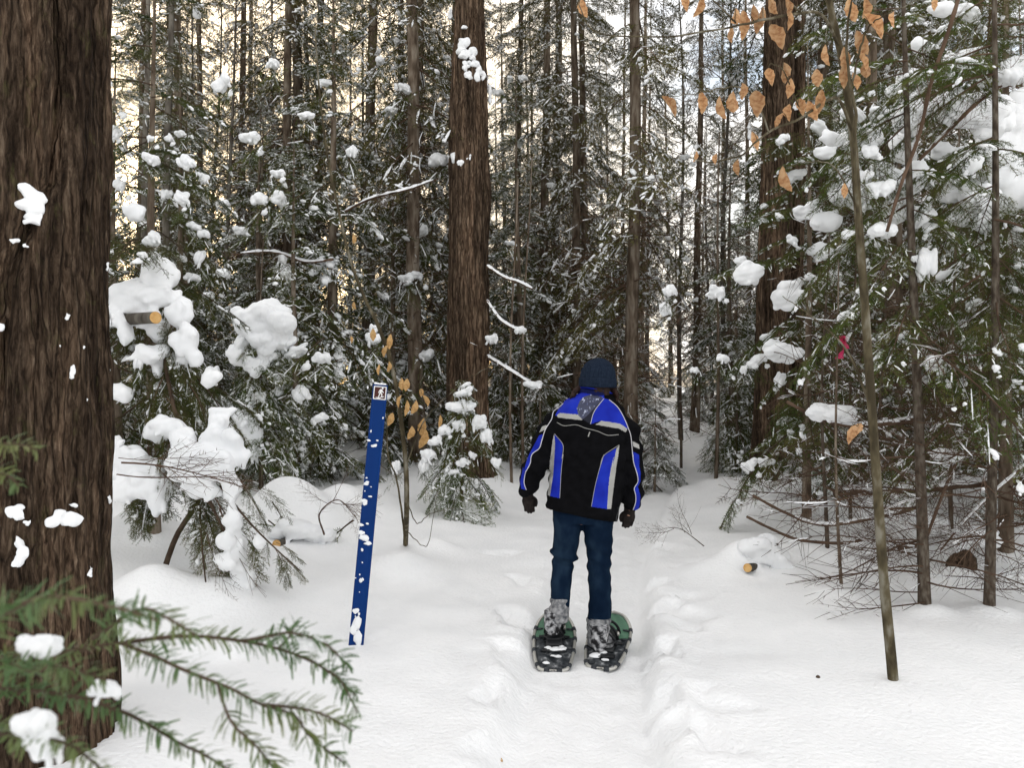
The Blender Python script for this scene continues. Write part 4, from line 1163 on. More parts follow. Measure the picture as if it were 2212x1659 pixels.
# ------------------------------------------------------------------ beech saplings with dead leaves
def leaf_mesh(seed, curl):
    rs = np.random.RandomState(seed)
    n = 9
    s = np.linspace(0, 1, n)
    w = .225 * np.sin(np.pi * s ** .95) ** .9 ; w[0] = .008; w[-1] = .003
    rows = []
    bend = rs.uniform(.1, .6); tw = rs.uniform(-.9, .9)
    for i in range(n):
        ser = 1 + (.10 if i % 2 else -.06)
        for k, q in enumerate((-1, -.5, 0, .5, 1)):
            xx = q * w[i] * ser; yy = -s[i]
            zz = curl * abs(q) ** 1.6 * w[i] * 1.2 + bend * s[i] ** 2 * .4 + .02 * math.sin(i * 1.9 + k)
            c, sn = math.cos(tw * s[i]), math.sin(tw * s[i])
            rows.append((xx * c - zz * sn, zz * c + xx * sn, yy))
    v = np.array(rows)
    i = np.arange(n - 1)[:, None] * 5; j = np.arange(4)[None]
    f = np.stack([i + j, i + j + 1, i + 6 + j, i + 5 + j], -1).reshape(-1, 4)
    return v, f
LEAF_A = [mesh_of("leaf", leaf_mesh(800 + i, [.5, .9, -.5, 1.3, .2, -.9][i]), M_LEAF) for i in range(6)]
LEAF_P = [mesh_of("leaf", leaf_mesh(820 + i, [.4, .9, -.6, 1.2][i]), M_LEAFP) for i in range(4)]

def hang_leaves(branches, lst, meshes, seed):
    """branches: list of (object, points); each leaf hangs from the nearest twig"""
    rs = np.random.RandomState(seed)
    for (u, v, ln, ang, Y) in lst:
        p = at(u, v, Y)
        L = ln / FPX * Y
        a = R(ang)
        top = p + np.array([math.sin(a) * -.5, 0, math.cos(a) * .5]) * L
        best = min(branches, key=lambda b: np.min(np.linalg.norm(b[1] - top, axis=1)))
        q = best[1][np.argmin(np.linalg.norm(best[1] - top, axis=1))]
        mb = MB(); mb.add(tube(curve_pts([q, (q + top) / 2 + np.array([0, 0, .01]), top], 7), np.linspace(.0022, .001, 7), n=5))
        part("twig", mesh_of("twig", mb.arrays(), M_BEECH), best[0])
        o = bpy.data.objects.new("leaf", meshes[rs.randint(len(meshes))]); COL.objects.link(o)
        o.parent = best[0]; o.location = tuple(top - wloc(best[0]))
        o.scale = (L * rs.uniform(.8, 1.15), L, L)
        o.rotation_euler = (rs.uniform(-.45, .45), -a, rs.uniform(-1.0, 1.0))

by0 = ground_at(1931, 1468); bx, by = at(1931, 1468, by0)[:2]; BD = by0 - 4.25
beech = thing("beech_sapling", "slim beech sapling with curled orange leaves, in front of everything on the right", "tree", (bx, by, gz(bx, by)))
bst = curve_pts([np.array([bx, by, gz(bx, by) - .12]), at(1926, 1440, 4.25 + BD), at(1908, 1250, 4.22 + BD), at(1894, 1050, 4.2 + BD), at(1880, 850, 4.18 + BD), at(1866, 640, 4.15 + BD), at(1852, 450, 4.1), at(1842, 300, 4.05), at(1818, 130, 4.0), at(1790, 0, 3.95), at(1770, -140, 3.9), at(1765, -400, 3.9), at(1770, -800, 3.9)], 60)
_w = np.interp(np.linspace(0, 1, 60), [0, .2, .5, .75, 1], [.029, .0255, .020, .0165, .007])
_w = _w * (1 + .08 * np.sin(np.arange(60) * 1.7) * (np.arange(60) % 7 == 3))
part("trunk", mesh_of("trunk", tube(bst, _w, n=14), M_BEECH), beech)
WELLS.append((bx, by, .05, .0))
def beech_branch(root, ctrl, r0, r1, mat_=M_BEECH):
    p = curve_pts([at(*c) for c in ctrl], 40)
    p = p + .004 * np.sin(np.arange(40) * 1.3)[:, None] * np.array([0, 1, 1])
    o = part("branch", mesh_of("branch", tube(p, np.linspace(r0, r1, 40), n=8), mat_), root)
    return (o, p)
BB = [beech_branch(beech, [(1846, 300, 4.05), (1812, 216, 3.9), (1775, 223, 3.75), (1733, 252, 3.6), (1653, 289, 3.5), (1601, 334, 3.4), (1531, 350, 3.4), (1490, 340, 3.4)], .009, .002),
      beech_branch(beech, [(1812, 100, 4.0), (1771, 30, 3.7), (1688, 35, 3.5), (1632, 46, 3.4), (1576, 58, 3.35), (1444, 78, 3.3), (1290, 70, 3.3), (1250, 10, 3.3)], .008, .002),
      beech_branch(beech, [(1866, 640, 4.15), (1845, 350, 3.95), (1848, 250, 3.9), (1836, 180, 3.85), (1828, 100, 3.8), (1835, 20, 3.8), (1850, -40, 3.8)], .011, .004),
      beech_branch(beech, [(1838, 190, 3.86), (1856, 110, 3.75), (1875, 60, 3.7), (1905, 35, 3.65), (1960, 10, 3.6)], .006, .002),
      beech_branch(beech, [(1660, 286, 3.5), (1640, 230, 3.45), (1610, 190, 3.4), (1560, 190, 3.35), (1510, 200, 3.3), (1450, 208, 3.3)], .004, .0015),
      beech_branch(beech, [(1733, 252, 3.6), (1712, 200, 3.55), (1690, 150, 3.5), (1668, 138, 3.45)], .004, .0015),
      beech_branch(beech, [(1590, 50, 3.37), (1540, 0, 3.3), (1500, -30, 3.3)], .004, .002),
      beech_branch(beech, [(1740, 36, 3.6), (1700, 0, 3.5), (1670, -20, 3.45)], .004, .002),
      beech_branch(beech, [(1880, 880, 4.18), (1830, 760, 4.2), (1760, 690, 4.2), (1690, 640, 4.2)], .007, .002),
      beech_branch(beech, [(1888, 960, 4.19), (1870, 930, 4.1), (1840, 915, 4.05)], .004, .0015),
      beech_branch(beech, [(1852, 450, 4.1), (1800, 360, 4.0), (1740, 350, 3.9), (1700, 362, 3.8)], .005, .0015)]
LV = [(1257, 16, 42, 6, 3.3), (1487, 14, 46, 10, 3.3), (1513, 12, 48, -6, 3.3), (1446, 228, 54, 40, 3.3), (1516, 220, 48, 8, 3.32), (1559, 232, 52, 12, 3.35), (1580, 222, 52, -6, 3.36), (1608, 202, 48, 14, 3.38), (1632, 228, 66, 2, 3.42),
      (1663, 170, 46, 14, 3.45), (1690, 156, 44, -6, 3.5), (1703, 188, 42, -14, 3.52), (1675, 84, 66, 20, 3.45), (1697, 40, 40, -24, 3.5), (1640, 40, 56, -14, 3.42), (1606, 52, 62, 4, 3.4), (1592, 36, 40, 12, 3.38), (1622, 30, 44, -10, 3.4),
      (1690, 20, 50, -10, 3.5), (1668, 12, 40, 26, 3.46), (1838, 22, 54, 14, 3.8), (1860, 20, 52, -12, 3.8), (1896, 50, 76, 60, 3.68), (1918, 46, 52, -26, 3.65), (1868, 88, 60, 40, 3.72), (1763, 172, 48, 2, 3.7), (1786, 118, 46, 8, 3.8),
      (1820, 128, 56, -4, 3.83), (1826, 160, 56, 2, 3.85), (1852, 136, 50, 6, 3.8), (1868, 150, 46, -10, 3.8), (1842, 175, 38, 4, 3.85), (1708, 246, 44, 10, 3.58), (1686, 262, 40, -16, 3.56), (1730, 236, 46, 14, 3.6), (1752, 240, 48, 18, 3.66),
      (1770, 220, 56, -8, 3.72), (1628, 304, 44, 12, 3.47), (1705, 384, 60, 30, 3.8), (1549, 345, 28, 6, 3.4), (1505, 338, 24, 4, 3.4), (1593, 361, 36, -4, 3.42), (1823, 412, 34, 0, 4.0), (1846, 940, 58, -28, 4.05), (1580, 72, 36, 4, 3.36), (2016, 6, 30, -10, 3.6)]
hang_leaves(BB, LV, LEAF_A, 1)

g2Y = ground_at(875, 1168); px_, py_ = at(875, 1168, g2Y)[:2]
beech2 = thing("beech_sapling", "thin forked sapling with a few pale tan leaves right beside the blue post", "tree", (px_, py_, gz(px_, py_)))
g2 = gz(px_, py_)
b2 = curve_pts([np.array([px_, py_, g2 - .1]), at(878, 1100, 6.7), at(876, 1000, 6.7), at(862, 880, 6.65), at(846, 790, 6.6), at(815, 700, 6.6), at(790, 650, 6.6), at(756, 560, 6.6), at(728, 440, 6.6), at(706, 330, 6.6), at(690, 200, 6.6), at(680, 60, 6.6)], 44)
part("trunk", mesh_of("trunk", tube(b2, np.linspace(.025, .006, 44), n=10), M_BEECH), beech2)
BB2 = [beech_branch(beech2, [(876, 1180, 6.68), (868, 1110, 6.65), (855, 1030, 6.6), (838, 985, 6.6), (835, 900, 6.6)], .011, .004),
       beech_branch(beech2, [(848, 800, 6.6), (840, 740, 6.55), (838, 700, 6.5)], .006, .002),
       beech_branch(beech2, [(876, 1010, 6.7), (910, 920, 6.6), (950, 870, 6.5), (1010, 820, 6.4), (1060, 790, 6.4)], .006, .0015),
       beech_branch(beech2, [(866, 900, 6.66), (890, 850, 6.6), (915, 815, 6.55)], .004, .0015),
       beech_branch(beech2, [(878, 1080, 6.7), (900, 1130, 6.6), (930, 1110, 6.5), (985, 1095, 6.5)], .005, .002),
       beech_branch(beech2, [(880, 1150, 6.6), (920, 1180, 6.4), (935, 1120, 6.3), (945, 1060, 6.3)], .004, .0015),
       beech_branch(beech2, [(790, 650, 6.6), (765, 640, 6.5), (745, 655, 6.5)], .004, .0015),
       beech_branch(beech2, [(756, 560, 6.6), (770, 520, 6.5), (765, 480, 6.5)], .004, .0015)]
hang_leaves(BB2, [(824, 800, 28, 18, 6.55), (838, 792, 24, -10, 6.55), (842, 738, 34, -6, 6.5), (806, 724, 30, 4, 6.5), (868, 830, 28, 4, 6.6), (878, 832, 30, -4, 6.6), (866, 868, 30, -4, 6.6), (880, 882, 36, 4, 6.6), (895, 880, 32, -14, 6.58), (842, 906, 32, -22, 6.6),
                      (910, 868, 32, -8, 6.56), (908, 850, 22, -10, 6.56), (885, 935, 32, -16, 6.6), (912, 925, 44, -8, 6.6), (916, 950, 44, -10, 6.6), (948, 910, 30, -10, 6.5), (838, 760, 30, 0, 6.5), (767, 660, 18, 20, 6.5), (763, 516, 22, 6, 6.5), (757, 735, 18, 0, 6.5)], LEAF_P, 2)

# ------------------------------------------------------------------ fallen and dead wood
def dead_limb(label, ctrl, r0, r1, snow=None, twigs=6, seed=0, cat="branch", name="dead_branch", lumps=(), group=None):
    rs = np.random.RandomState(seed)
    p = curve_pts([at(*c) for c in ctrl], 30)
    o = thing(name, label, cat, tuple(p[0]), group)
    part("stem", mesh_of("stem", tube(p, np.linspace(r0, r1, 30) * (1 + .1 * np.sin(np.arange(30) * 2.1)), n=9), M_DEAD), o)
    mb = MB()
    for i in range(twigs):
        k = rs.randint(4, 29); d = p[min(k + 1, 29)] - p[k - 1]; d /= np.linalg.norm(d)
        a = d + rs.normal(size=3) * .6; L = rs.uniform(.15, .45)
        mb.add(xf(*DEADB[rs.randint(4)].wood, frame(p[k], a, s=(L, L, L), roll=rs.rand() * 6)[None]))
    if twigs: part("twigs", mesh_of("twigs", mb.arrays(), M_DEAD), o, kind="stuff")
    if snow:
        a, b = snow
        q = p[a:b] + np.array([0, 0, 1]) * (r0 * .9)
        m2 = MB(); m2.add(ridge(q, r0 * 1.25, r0 * 1.5, rs))
        part("snow", mesh_of("snow", m2.arrays(), M_SNOW), o)
    for (u, v, w, h, Y) in lumps: clump(o, u, v, w, h, Y)
    return o
dead_limb("bare dark dead branch curving low over the snow right of the path", [(1612, 1116, 6.6), (1660, 1140, 6.5), (1720, 1165, 6.4), (1790, 1173, 6.3), (1840, 1172, 6.3), (1868, 1163, 6.3)], .011, .014, twigs=8, seed=1)
dead_limb("longer dead branch sweeping above the low bare one, ending behind the beech", [(1625, 1070, 7.0), (1690, 1105, 6.9), (1760, 1132, 6.8), (1830, 1130, 6.7), (1930, 1110, 6.6), (2000, 1090, 6.5)], .012, .016, snow=(8, 26), twigs=9, seed=2)
dead_limb("drooping snow-topped dead branch with a wedge of snow, behind the beech", [(1700, 868, 6.3), (1760, 900, 6.1), (1830, 919, 6.0), (1900, 917, 5.9), (1985, 905, 5.8)], .014, .018, snow=(6, 30), twigs=8, seed=3,
          lumps=[(1798, 893, 100, 44, 6.02), (1770, 898, 60, 30, 6.05), (1822, 905, 70, 26, 6.0)])
dead_limb("long snow-covered fallen pole lying across the right side", [(1800, 1064, 7.4), (1900, 1062, 7.3), (2000, 1056, 7.2), (2100, 1046, 7.1), (2330, 1030, 7.0)], .03, .036, snow=(0, 30), twigs=6, seed=4)
dead_limb("short branch stub tipped with snow near the slim left stem", [(2000, 1170, 5.6), (1970, 1180, 5.55), (1940, 1186, 5.5)], .016, .012, snow=(2, 22), twigs=2, seed=5)
dead_limb("twiggy dead branch slanting down through the right edge", [(2230, 990, 5.8), (2150, 1060, 5.7), (2080, 1130, 5.7), (2030, 1190, 5.7)], .012, .006, snow=(2, 24), twigs=14, seed=6)
dead_limb("thin dead branch rising steeply to the right edge", [(1990, 1190, 6.2), (2060, 1010, 6.2), (2130, 900, 6.2), (2230, 790, 6.2)], .012, .012, snow=(8, 28), twigs=16, seed=7)
dead_limb("dark steep dead limb crossing the snow pillows at the upper right", [(1915, 500, 5.0), (1945, 400, 5.0), (1985, 290, 5.0), (2010, 180, 5.0), (2050, 60, 5.0), (2080, -40, 5.0)], .010, .014, twigs=9, seed=8)
dead_limb("snow-covered limb slanting up to the top right corner", [(1985, 345, 5.8), (2060, 270, 5.7), (2130, 205, 5.6), (2240, 130, 5.5)], .012, .018, snow=(2, 30), twigs=10, seed=18, lumps=[(2185, 170, 70, 50, 5.5)])
dead_limb("small forked twig lying on the snow at the path's right edge", [(1520, 1180, 7.3), (1495, 1160, 7.3), (1470, 1143, 7.3), (1445, 1140, 7.3)], .005, .003, twigs=5, seed=9)
dead_limb("snowy lower bough sloping away right of the thick middle trunk", [(1052, 770, 11.2), (1100, 800, 11.0), (1140, 825, 10.8), (1168, 842, 10.6)], .022, .010, snow=(0, 30), twigs=5, seed=10, lumps=[(1150, 832, 44, 20, 10.7)])
dead_limb("upper snowy bough sloping away right of the thick middle trunk", [(1052, 575, 11.2), (1090, 600, 11.0), (1120, 610, 10.9), (1150, 625, 10.8)], .02, .010, snow=(0, 30), twigs=4, seed=11)
dead_limb("middle snowy bough sloping away right of the thick middle trunk", [(1052, 650, 11.2), (1080, 690, 11.0), (1110, 710, 10.9), (1132, 718, 10.8)], .02, .010, snow=(0, 30), twigs=4, seed=12, lumps=[(1124, 713, 26, 20, 10.8), (1062, 733, 30, 24, 11.1)])
dead_limb("brown dead twigs arching over the snow hump left of the blue post", [(700, 1155, 6.6), (690, 1110, 6.5), (730, 1080, 6.5), (770, 1120, 6.4)], .008, .003, twigs=10, seed=13)
dead_limb("bare dead bough crossing the left middle above the snow-capped bush", [(720, 560, 10.8), (660, 566, 10.6), (590, 545, 10.4), (500, 550, 10.2)], .018, .006, snow=(3, 28), twigs=9, seed=14)
dead_limb("long bare bough slanting up from the left middle to the upper middle", [(720, 470, 11.0), (800, 430, 10.8), (880, 410, 10.6), (950, 385, 10.5)], .018, .006, snow=(3, 28), twigs=9, seed=15)

# upturned root in its hollow
rx_, ry_ = at(2085, 1235, 6.3)[:2]
root = thing("stump", "dark rotten stump in a snow hollow behind the slim stems", "stump", (rx_, ry_, gz(rx_, ry_)))
mb = MB(); rs = np.random.RandomState(31)
v, f = blob(77, 3, .35, .8); mb.add((v * [.10, .11, .17] + at(2078, 1232, 6.3), f))
part("wood", mesh_of("wood", mb.arrays(), M_BIG), root)
for i in range(7):
    a = rs.uniform(-2.6, .4); L = rs.uniform(.15, .3)
    c = at(2078, 1225, 6.3); e = c + np.array([math.cos(a) * L, -.1, -abs(math.sin(a)) * L * .7])
    part("root", mesh_of("root", tube(curve_pts([c, (c + e) / 2 + rs.normal(size=3) * .03, e], 8), np.linspace(.03, .008, 8), n=7), M_BIG), root)
clump(root, 2105, 1165, 110, 60, 6.4); clump(root, 2170, 1260, 90, 60, 6.2)
clump(root, 1925, 1095, 130, 70, 7.3, name="snow_clump")

# pink marker tape
M_PINK = mat("pink_tape", (0.85, 0.06, 0.20), 0.35, 0.5, trans=.35)
p0 = at(1818, 728, 5.75)
tape = thing("marker_tape", "strip of bright pink marker tape hanging among the twigs on the right", "tape", tuple(p0))
s = np.linspace(0, 1, 14)
c = np.stack([p0[0] + .012 * np.sin(s * 5), p0[1] + .02 * np.cos(s * 6), p0[2] - s * .16], -1)
wv = np.stack([np.cos(s * 2.2), np.sin(s * 2.2), s * 0], -1) * .034
v = np.stack([c - wv, c + wv], 1).reshape(-1, 3); i = np.arange(13)[:, None] * 2
part("strip", mesh_of("strip", (v, np.concatenate([i, i + 1, i + 3, i + 2], 1)), M_PINK), tape)
c2 = c[:8] + np.array([.02, .01, 0]); v = np.stack([c2 - wv[:8][:, [1, 0, 2]], c2 + wv[:8][:, [1, 0, 2]]], 1).reshape(-1, 3); i = np.arange(7)[:, None] * 2
part("strip", mesh_of("strip", (v, np.concatenate([i, i + 1, i + 3, i + 2], 1)), M_PINK), tape)
th = np.linspace(0, 6.283, 16)
part("knot", mesh_of("knot", tube(np.stack([p0[0] + .02 * np.cos(th), p0[1] + .02 * np.sin(th), p0[2] + .004 * np.sin(th * 3)], -1), .007, n=6), M_PINK), tape)
stand(POLE[2], "bare_pole", "thin stem carrying the pink marker tape", 1818, 5.79, .5, "bare stems")

# ------------------------------------------------------------------ fir bough close to the lens
fg = thing("fir_sapling", "blurred fir sapling boughs with long needles reaching in at the lower left, closest of all", "tree", (-.95, .9, gz(-.95, .9)))
gzf = gz(-.95, .9)
part("trunk", mesh_of("trunk", tube(curve_pts([[-.95, .9, gzf - .1], [-.93, .9, .8], [-.94, .92, 1.4], [-.95, .93, 2.0]], 20), np.linspace(.02, .008, 20), n=10), M_TWIG), fg)
def fg_bough(ctrl, r0, r1, start=0.0, dens=760, nl=.0235, root=True, seed=0, side=(), brown=0):
    rs = np.random.RandomState(seed)
    c = [at(*q) for q in ctrl]
    if ctrl[0][0] < -90: c = [np.array([-.94, .9, c[0][2] + .02])] + c
    p = curve_pts(c, 40)
    o = part("branch", mesh_of("branch", tube(p, np.linspace(r0, r1, 40), n=7), M_TWIG), fg)
    P, D, S = along(p, 1 / dens, rs)
    keep = S > start; P, D, S = P[keep], D[keep], S[keep]; n = len(P)
    r = rs.normal(size=(n, 3)); r[:, 2] = r[:, 2] * .55 + .08
    r -= (r * D).sum(1)[:, None] * D; r /= np.linalg.norm(r, axis=1)[:, None]
    nd = D * .5 + r * .9; nd[:, 2] -= .12; nd /= np.linalg.norm(nd, axis=1)[:, None]
    ln = nl * rs.uniform(.5, 1.2, n)[:, None] * np.clip((1.06 - S) * 6, .55, 1)[:, None]
    w = np.cross(nd, rs.normal(size=(n, 3)) * .5 + np.array([0, 0, 1.0])); w /= np.linalg.norm(w, axis=1)[:, None]
    up = np.cross(w, nd); hw = .0012 * rs.uniform(.75, 1.25, n)[:, None]
    m = P + nd * ln * .55 + up * .0012
    e = P + nd * ln - np.array([0, 0, .0015])
    V = np.stack([P - w * hw * .6, P + w * hw * .6, m + w * hw, m - w * hw, e + w * hw * .5, e - w * hw * .5], 1).reshape(-1, 3)
    b = np.arange(n)[:, None] * 6
    F = np.concatenate([b + np.array([0, 1, 2, 3]), b + np.array([3, 2, 4, 5])])
    part("needles", mesh_of("needles", (V, F), M_NEARN), o, kind="stuff")
    return p
fg_bough([(-340, 1480, .92), (-100, 1430, .86), (100, 1415, .82), (260, 1390, .83), (400, 1375, .85), (520, 1385, .87), (620, 1408, .88), (700, 1445, .89), (768, 1502, .90)], .0035, .0012, .46, seed=1)
fg_bough([(262, 1390, .83), (335, 1419, .81), (405, 1451, .80), (494, 1486, .80), (564, 1522, .80), (635, 1546, .80), (670, 1592, .81), (745, 1650, .82)], .0022, .001, .0, seed=2)
fg_bough([(-250, 1470, .86), (106, 1497, .80), (247, 1532, .79), (317, 1564, .79), (388, 1606, .79), (450, 1636, .79), (520, 1680, .79)], .0028, .001, .35, seed=3)
fg_bough([(-200, 1440, .70), (0, 1330, .62), (106, 1290, .60), (247, 1312, .60), (340, 1340, .6)], .003, .001, .2, seed=4, dens=800)
fg_bough([(200, 1380, .74), (300, 1318, .72), (360, 1335, .72), (423, 1372, .72)], .002, .001, .1, seed=5, dens=800)
fg_bough([(520, 1385, .87), (580, 1375, .86), (630, 1368, .86), (700, 1390, .87), (752, 1440, .88)], .0018, .001, .2, seed=6)
fg_bough([(600, 1402, .88), (625, 1375, .88), (638, 1345, .88)], .0015, .0008, .2, seed=7)
fg_bough([(-100, 1560, .72), (60, 1590, .68), (150, 1610, .67), (230, 1670, .66)], .0025, .001, .1, seed=8, dens=800)
fg_bough([(564, 1522, .80), (640, 1530, .80), (700, 1545, .80), (762, 1580, .81)], .0018, .001, .05, seed=9)
fg_bough([(470, 1480, .80), (500, 1560, .79), (560, 1620, .79), (610, 1690, .79)], .0016, .001, .2, seed=10)
fg_bough([(0, 1420, .8), (60, 1450, .74), (130, 1440, .72), (230, 1470, .72)], .002, .001, .1, seed=11, dens=800)
fg_bough([(700, 1445, .89), (735, 1470, .88), (772, 1540, .88)], .0014, .0008, .1, seed=12)
fg_bough([(-220, 1000, .9), (-60, 965, .86), (30, 960, .84), (82, 972, .84)], .002, .001, .3, seed=13)
fg_bough([(-220, 1050, .9), (-60, 1030, .86), (10, 1025, .84), (40, 1050, .84)], .002, .001, .3, seed=14)
for (u, v, w, h, Y) in [(80, 1397, 92, 52, .79), (228, 1492, 74, 46, .78), (76, 1570, 90, 80, .68), (95, 1610, 80, 90, .68), (668, 1388, 60, 26, .87), (700, 1400, 40, 22, .88)]:
    clump(fg, u, v, w, h, Y, depth=(w + h) * .4 / FPX * Y)

# ------------------------------------------------------------------ blue marker post
pY = ground_at(769.5, 1384)
pb, pt = at(769.5, 1385, pY), at(821.5, 831, pY)
ax = (pt - pb); PL = np.linalg.norm(ax); ax /= PL
px = np.array([1, 0, 0]) - ax[0] * ax; px /= np.linalg.norm(px)
pn = np.cross(px, ax)                                  # towards the viewer is -y
if pn[1] > 0: pn = -pn
post = thing("marker_post", "leaning flat blue trail post with a snowshoer sign, flecked with snow", "post", tuple(pb))
W = .0475
def PP(x, z, d=0.0):          # post coordinates: across, up from the snow, out of the face
    return pb + px * x + ax * z + pn * d
prof = [(-W, .0), (-W + .003, .004), (-W + .012, .0045), (-W + .017, .0025), (W - .017, .0025), (W - .012, .0045), (W - .003, .004), (W, .0), (W - .002, -.004), (-W + .002, -.004)]
zs = np.array([-.35, 0, .3, .6, .9, 1.2, PL - .004, PL])
rows = []
for z in zs:
    k = .96 if z > PL - .002 else 1
    rows += [PP(a * k, z, b) for a, b in prof]
v = np.array(rows); n = len(prof)
i = np.arange(len(zs) - 1)[:, None] * n; j = np.arange(n)[None]; j2 = (j + 1) % n
q = np.stack([i + j, i + j2, i + n + j2, i + n + j], -1).reshape(-1, 4)
f = np.concatenate([q[:, [0, 1, 2]], q[:, [0, 2, 3]], [[(len(zs) - 1) * n, (len(zs) - 1) * n + k, (len(zs) - 1) * n + k + 1] for k in range(1, n - 1)]])
part("slat", mesh_of("slat", (v, f), M_BLUEP, smooth=False), post)
# sign: white plate, brown field, white figure
sx, sz, sh = .002, PL - .052, .0405
def sheet(poly, d):
    v = np.array([PP(sx + a, sz + b, d) for a, b in poly]); return v
def rrect(hw, hh, r, k=5):
    o = []
    for cx, cy, a0 in ((hw - r, hh - r, 0), (-hw + r, hh - r, 90), (-hw + r, -hh + r, 180), (hw - r, -hh + r, 270)):
        for m in range(k): a = R(a0 + 90 * m / (k - 1)); o.append((cx + r * math.cos(a), cy + r * math.sin(a)))
    return o
def plate(name, poly, d0, d1, m, parent):
    bm = bmesh.new()
    fr = [bm.verts.new(PP(sx + a, sz + b, d1)) for a, b in poly]
    bk = [bm.verts.new(PP(sx + a, sz + b, d0)) for a, b in poly]
    bm.faces.new(fr); k = len(poly)
    for q in range(k): bm.faces.new([fr[q], bk[q], bk[(q + 1) % k], fr[(q + 1) % k]])
    bmesh.ops.recalc_face_normals(bm, faces=bm.faces)
    me = bpy.data.meshes.new(name); bm.to_mesh(me); bm.free(); me.materials.append(m)
    return part(name, me, parent)
sign = plate("sign", rrect(sh, sh * 1.04, .003), .002, .0055, M_WHITE, post)
plate("sign_field", rrect(sh - .0065, sh * 1.04 - .0065, .003), .0056, .0062, M_BROWN, sign)
c_, s_ = math.cos(R(5.4)), math.sin(R(5.4))
def icon(pts):
    o = []
    for a, b in pts:
        dx, dy = (a - 662) / 310 * sh, -(b - 592) / 310 * sh
        o.append((dx * c_ - dy * s_, dx * s_ + dy * c_))
    return o
plate("sign_figure", icon([(735, 405), (775, 430), (800, 490), (855, 570), (830, 605), (757, 530), (745, 590), (787, 645), (772, 775), (722, 775), (733, 662), (690, 622), (660, 690), (602, 805), (560, 805), (622, 670), (645, 560), (662, 490), (602, 600), (578, 585), (648, 450), (690, 412)]), .0063, .0068, M_WHITE, sign)
plate("sign_figure", icon([(800 + 44 * math.cos(a), 372 + 46 * math.sin(a)) for a in np.linspace(0, 6.283, 14, endpoint=False)]), .0063, .0068, M_WHITE, sign)
plate("sign_figure", icon([(445, 788), (560, 798), (700, 812), (712, 840), (640, 862), (560, 852), (490, 826)]), .0063, .0069, M_WHITE, sign)
plate("sign_figure", icon([(640, 768), (720, 776), (852, 752), (852, 780), (790, 815), (720, 806)]), .0063, .0069, M_WHITE, sign)
for (u, v, w, h) in [(790, 1043, 12, 9), (787, 1084, 15, 11), (798, 1073, 8, 6), (779, 1134, 11, 5), (793, 1130, 6, 5), (781, 1152, 15, 10), (786, 1166, 20, 17), (794, 1175, 14, 9), (781, 1188, 6, 9), (783, 1214, 4, 4), (776, 1241, 4, 4), (781, 1254, 9, 9),
                     (768, 1249, 4, 4), (768, 1319, 12, 13), (775, 1324, 8, 8), (765, 1352, 24, 36), (772, 1372, 22, 30), (826, 904, 4, 5), (801, 930, 5, 6), (796, 951, 9, 4), (816, 951, 6, 5), (806, 964, 12, 6), (813, 960, 5, 3), (786, 1026, 4, 4), (792, 1032, 6, 5), (795, 834, 4, 8), (768, 1330, 4, 4), (776, 1279, 3, 3), (788, 1062, 4, 4), (800, 1051, 5, 3)]:
    rel = at(u, v, pY) - pb
    a, z = float(rel @ px), float(rel @ ax)
    sw, shh = w / FPX * pY, h / FPX * pY
    rs = np.random.RandomState(u * 3 + v); mb = MB()
    for k in range(3 if w > 8 else 1):
        bl, f = blob(rs.randint(9999), 2, .4, 1)
        M = np.column_stack([px * sw * rs.uniform(.3, .5), pn * min(.006, .3 * sw), ax * shh * rs.uniform(.3, .5), PP(a + sw * rs.uniform(-.25, .25), z + shh * rs.uniform(-.3, .3), .004)])
        mb.add(xf(bl, f, M[None]))
    part("snow_patch", mesh_of("snow_patch", mb.arrays(), M_SNOW), post)
mb = MB()
for k in range(4):
    bl, f = blob(900 + k, 2, .35, .6); mb.add((bl * [.012, .008, .008] + PP(-.03 + .018 * k, PL + .004), f))
part("snow_cap", mesh_of("snow_cap", mb.arrays(), M_SNOW), post)
WELLS.append((pb[0], pb[1], .05, -.03))

# ------------------------------------------------------------------ the walker
M_SKIN = mat("skin", (0.45, 0.25, 0.17), 0.55, 0.3)
M_JBLK = mat("jacket_black", (0.0025, 0.0025, 0.003), 0.85, 0.05, var=(0.0045, 0.0045, 0.0055), vscale=(20, 20, 20), bump=.35, bscale=160.0, bdist=.002)
M_JBLU = mat("jacket_blue", (0.005, 0.014, 0.27), 0.6, 0.10, var=(0.009, 0.026, 0.37), vscale=(10, 10, 10), bump=.3, bscale=180.0, bdist=.002)
M_JGRY = mat("reflective_grey", (0.28, 0.275, 0.26), 0.5, 0.3, var=(0.34, 0.335, 0.32), vscale=(10, 10, 10))
M_PIPE = mat("piping", (0.52, 0.51, 0.54), 0.5, 0.3)
M_WET = mat("wet_snow_crust", (0.012, 0.016, 0.05), 0.3, 0.5, var=((0.02, 0.03, 0.09), (0.35, 0.38, 0.50)), vscale=(70, 55, 40), ramp=(.53, .66), detail=5)
M_NAVY = mat("dark_insert", (0.006, 0.007, 0.016), 0.7, 0.25)
M_JEAN = mat("denim", (0.003, 0.0085, 0.021), 0.9, 0.03, var=((0.005, 0.0125, 0.028), (0.012, 0.025, 0.046)), vscale=(9, 9, 5), bump=.3, bscale=220.0, bdist=.0015)
M_HAT = mat("knit_navy", (0.008, 0.013, 0.024), 0.95, 0.05, var=(0.015, 0.023, 0.040), vscale=(120, 120, 40), bump=.8, bscale=(190, 190, 60), bdist=.004)
M_HAIR = mat("dark_hair", (0.010, 0.005, 0.004), 0.6, 0.15, var=(0.030, 0.014, 0.010), vscale=(80, 80, 6))
M_GLOVE = mat("dark_glove", (0.010, 0.0075, 0.007), 0.7, 0.1, var=(0.022, 0.017, 0.015), vscale=(30, 30, 30), bump=.3, bscale=120.0, bdist=.002)
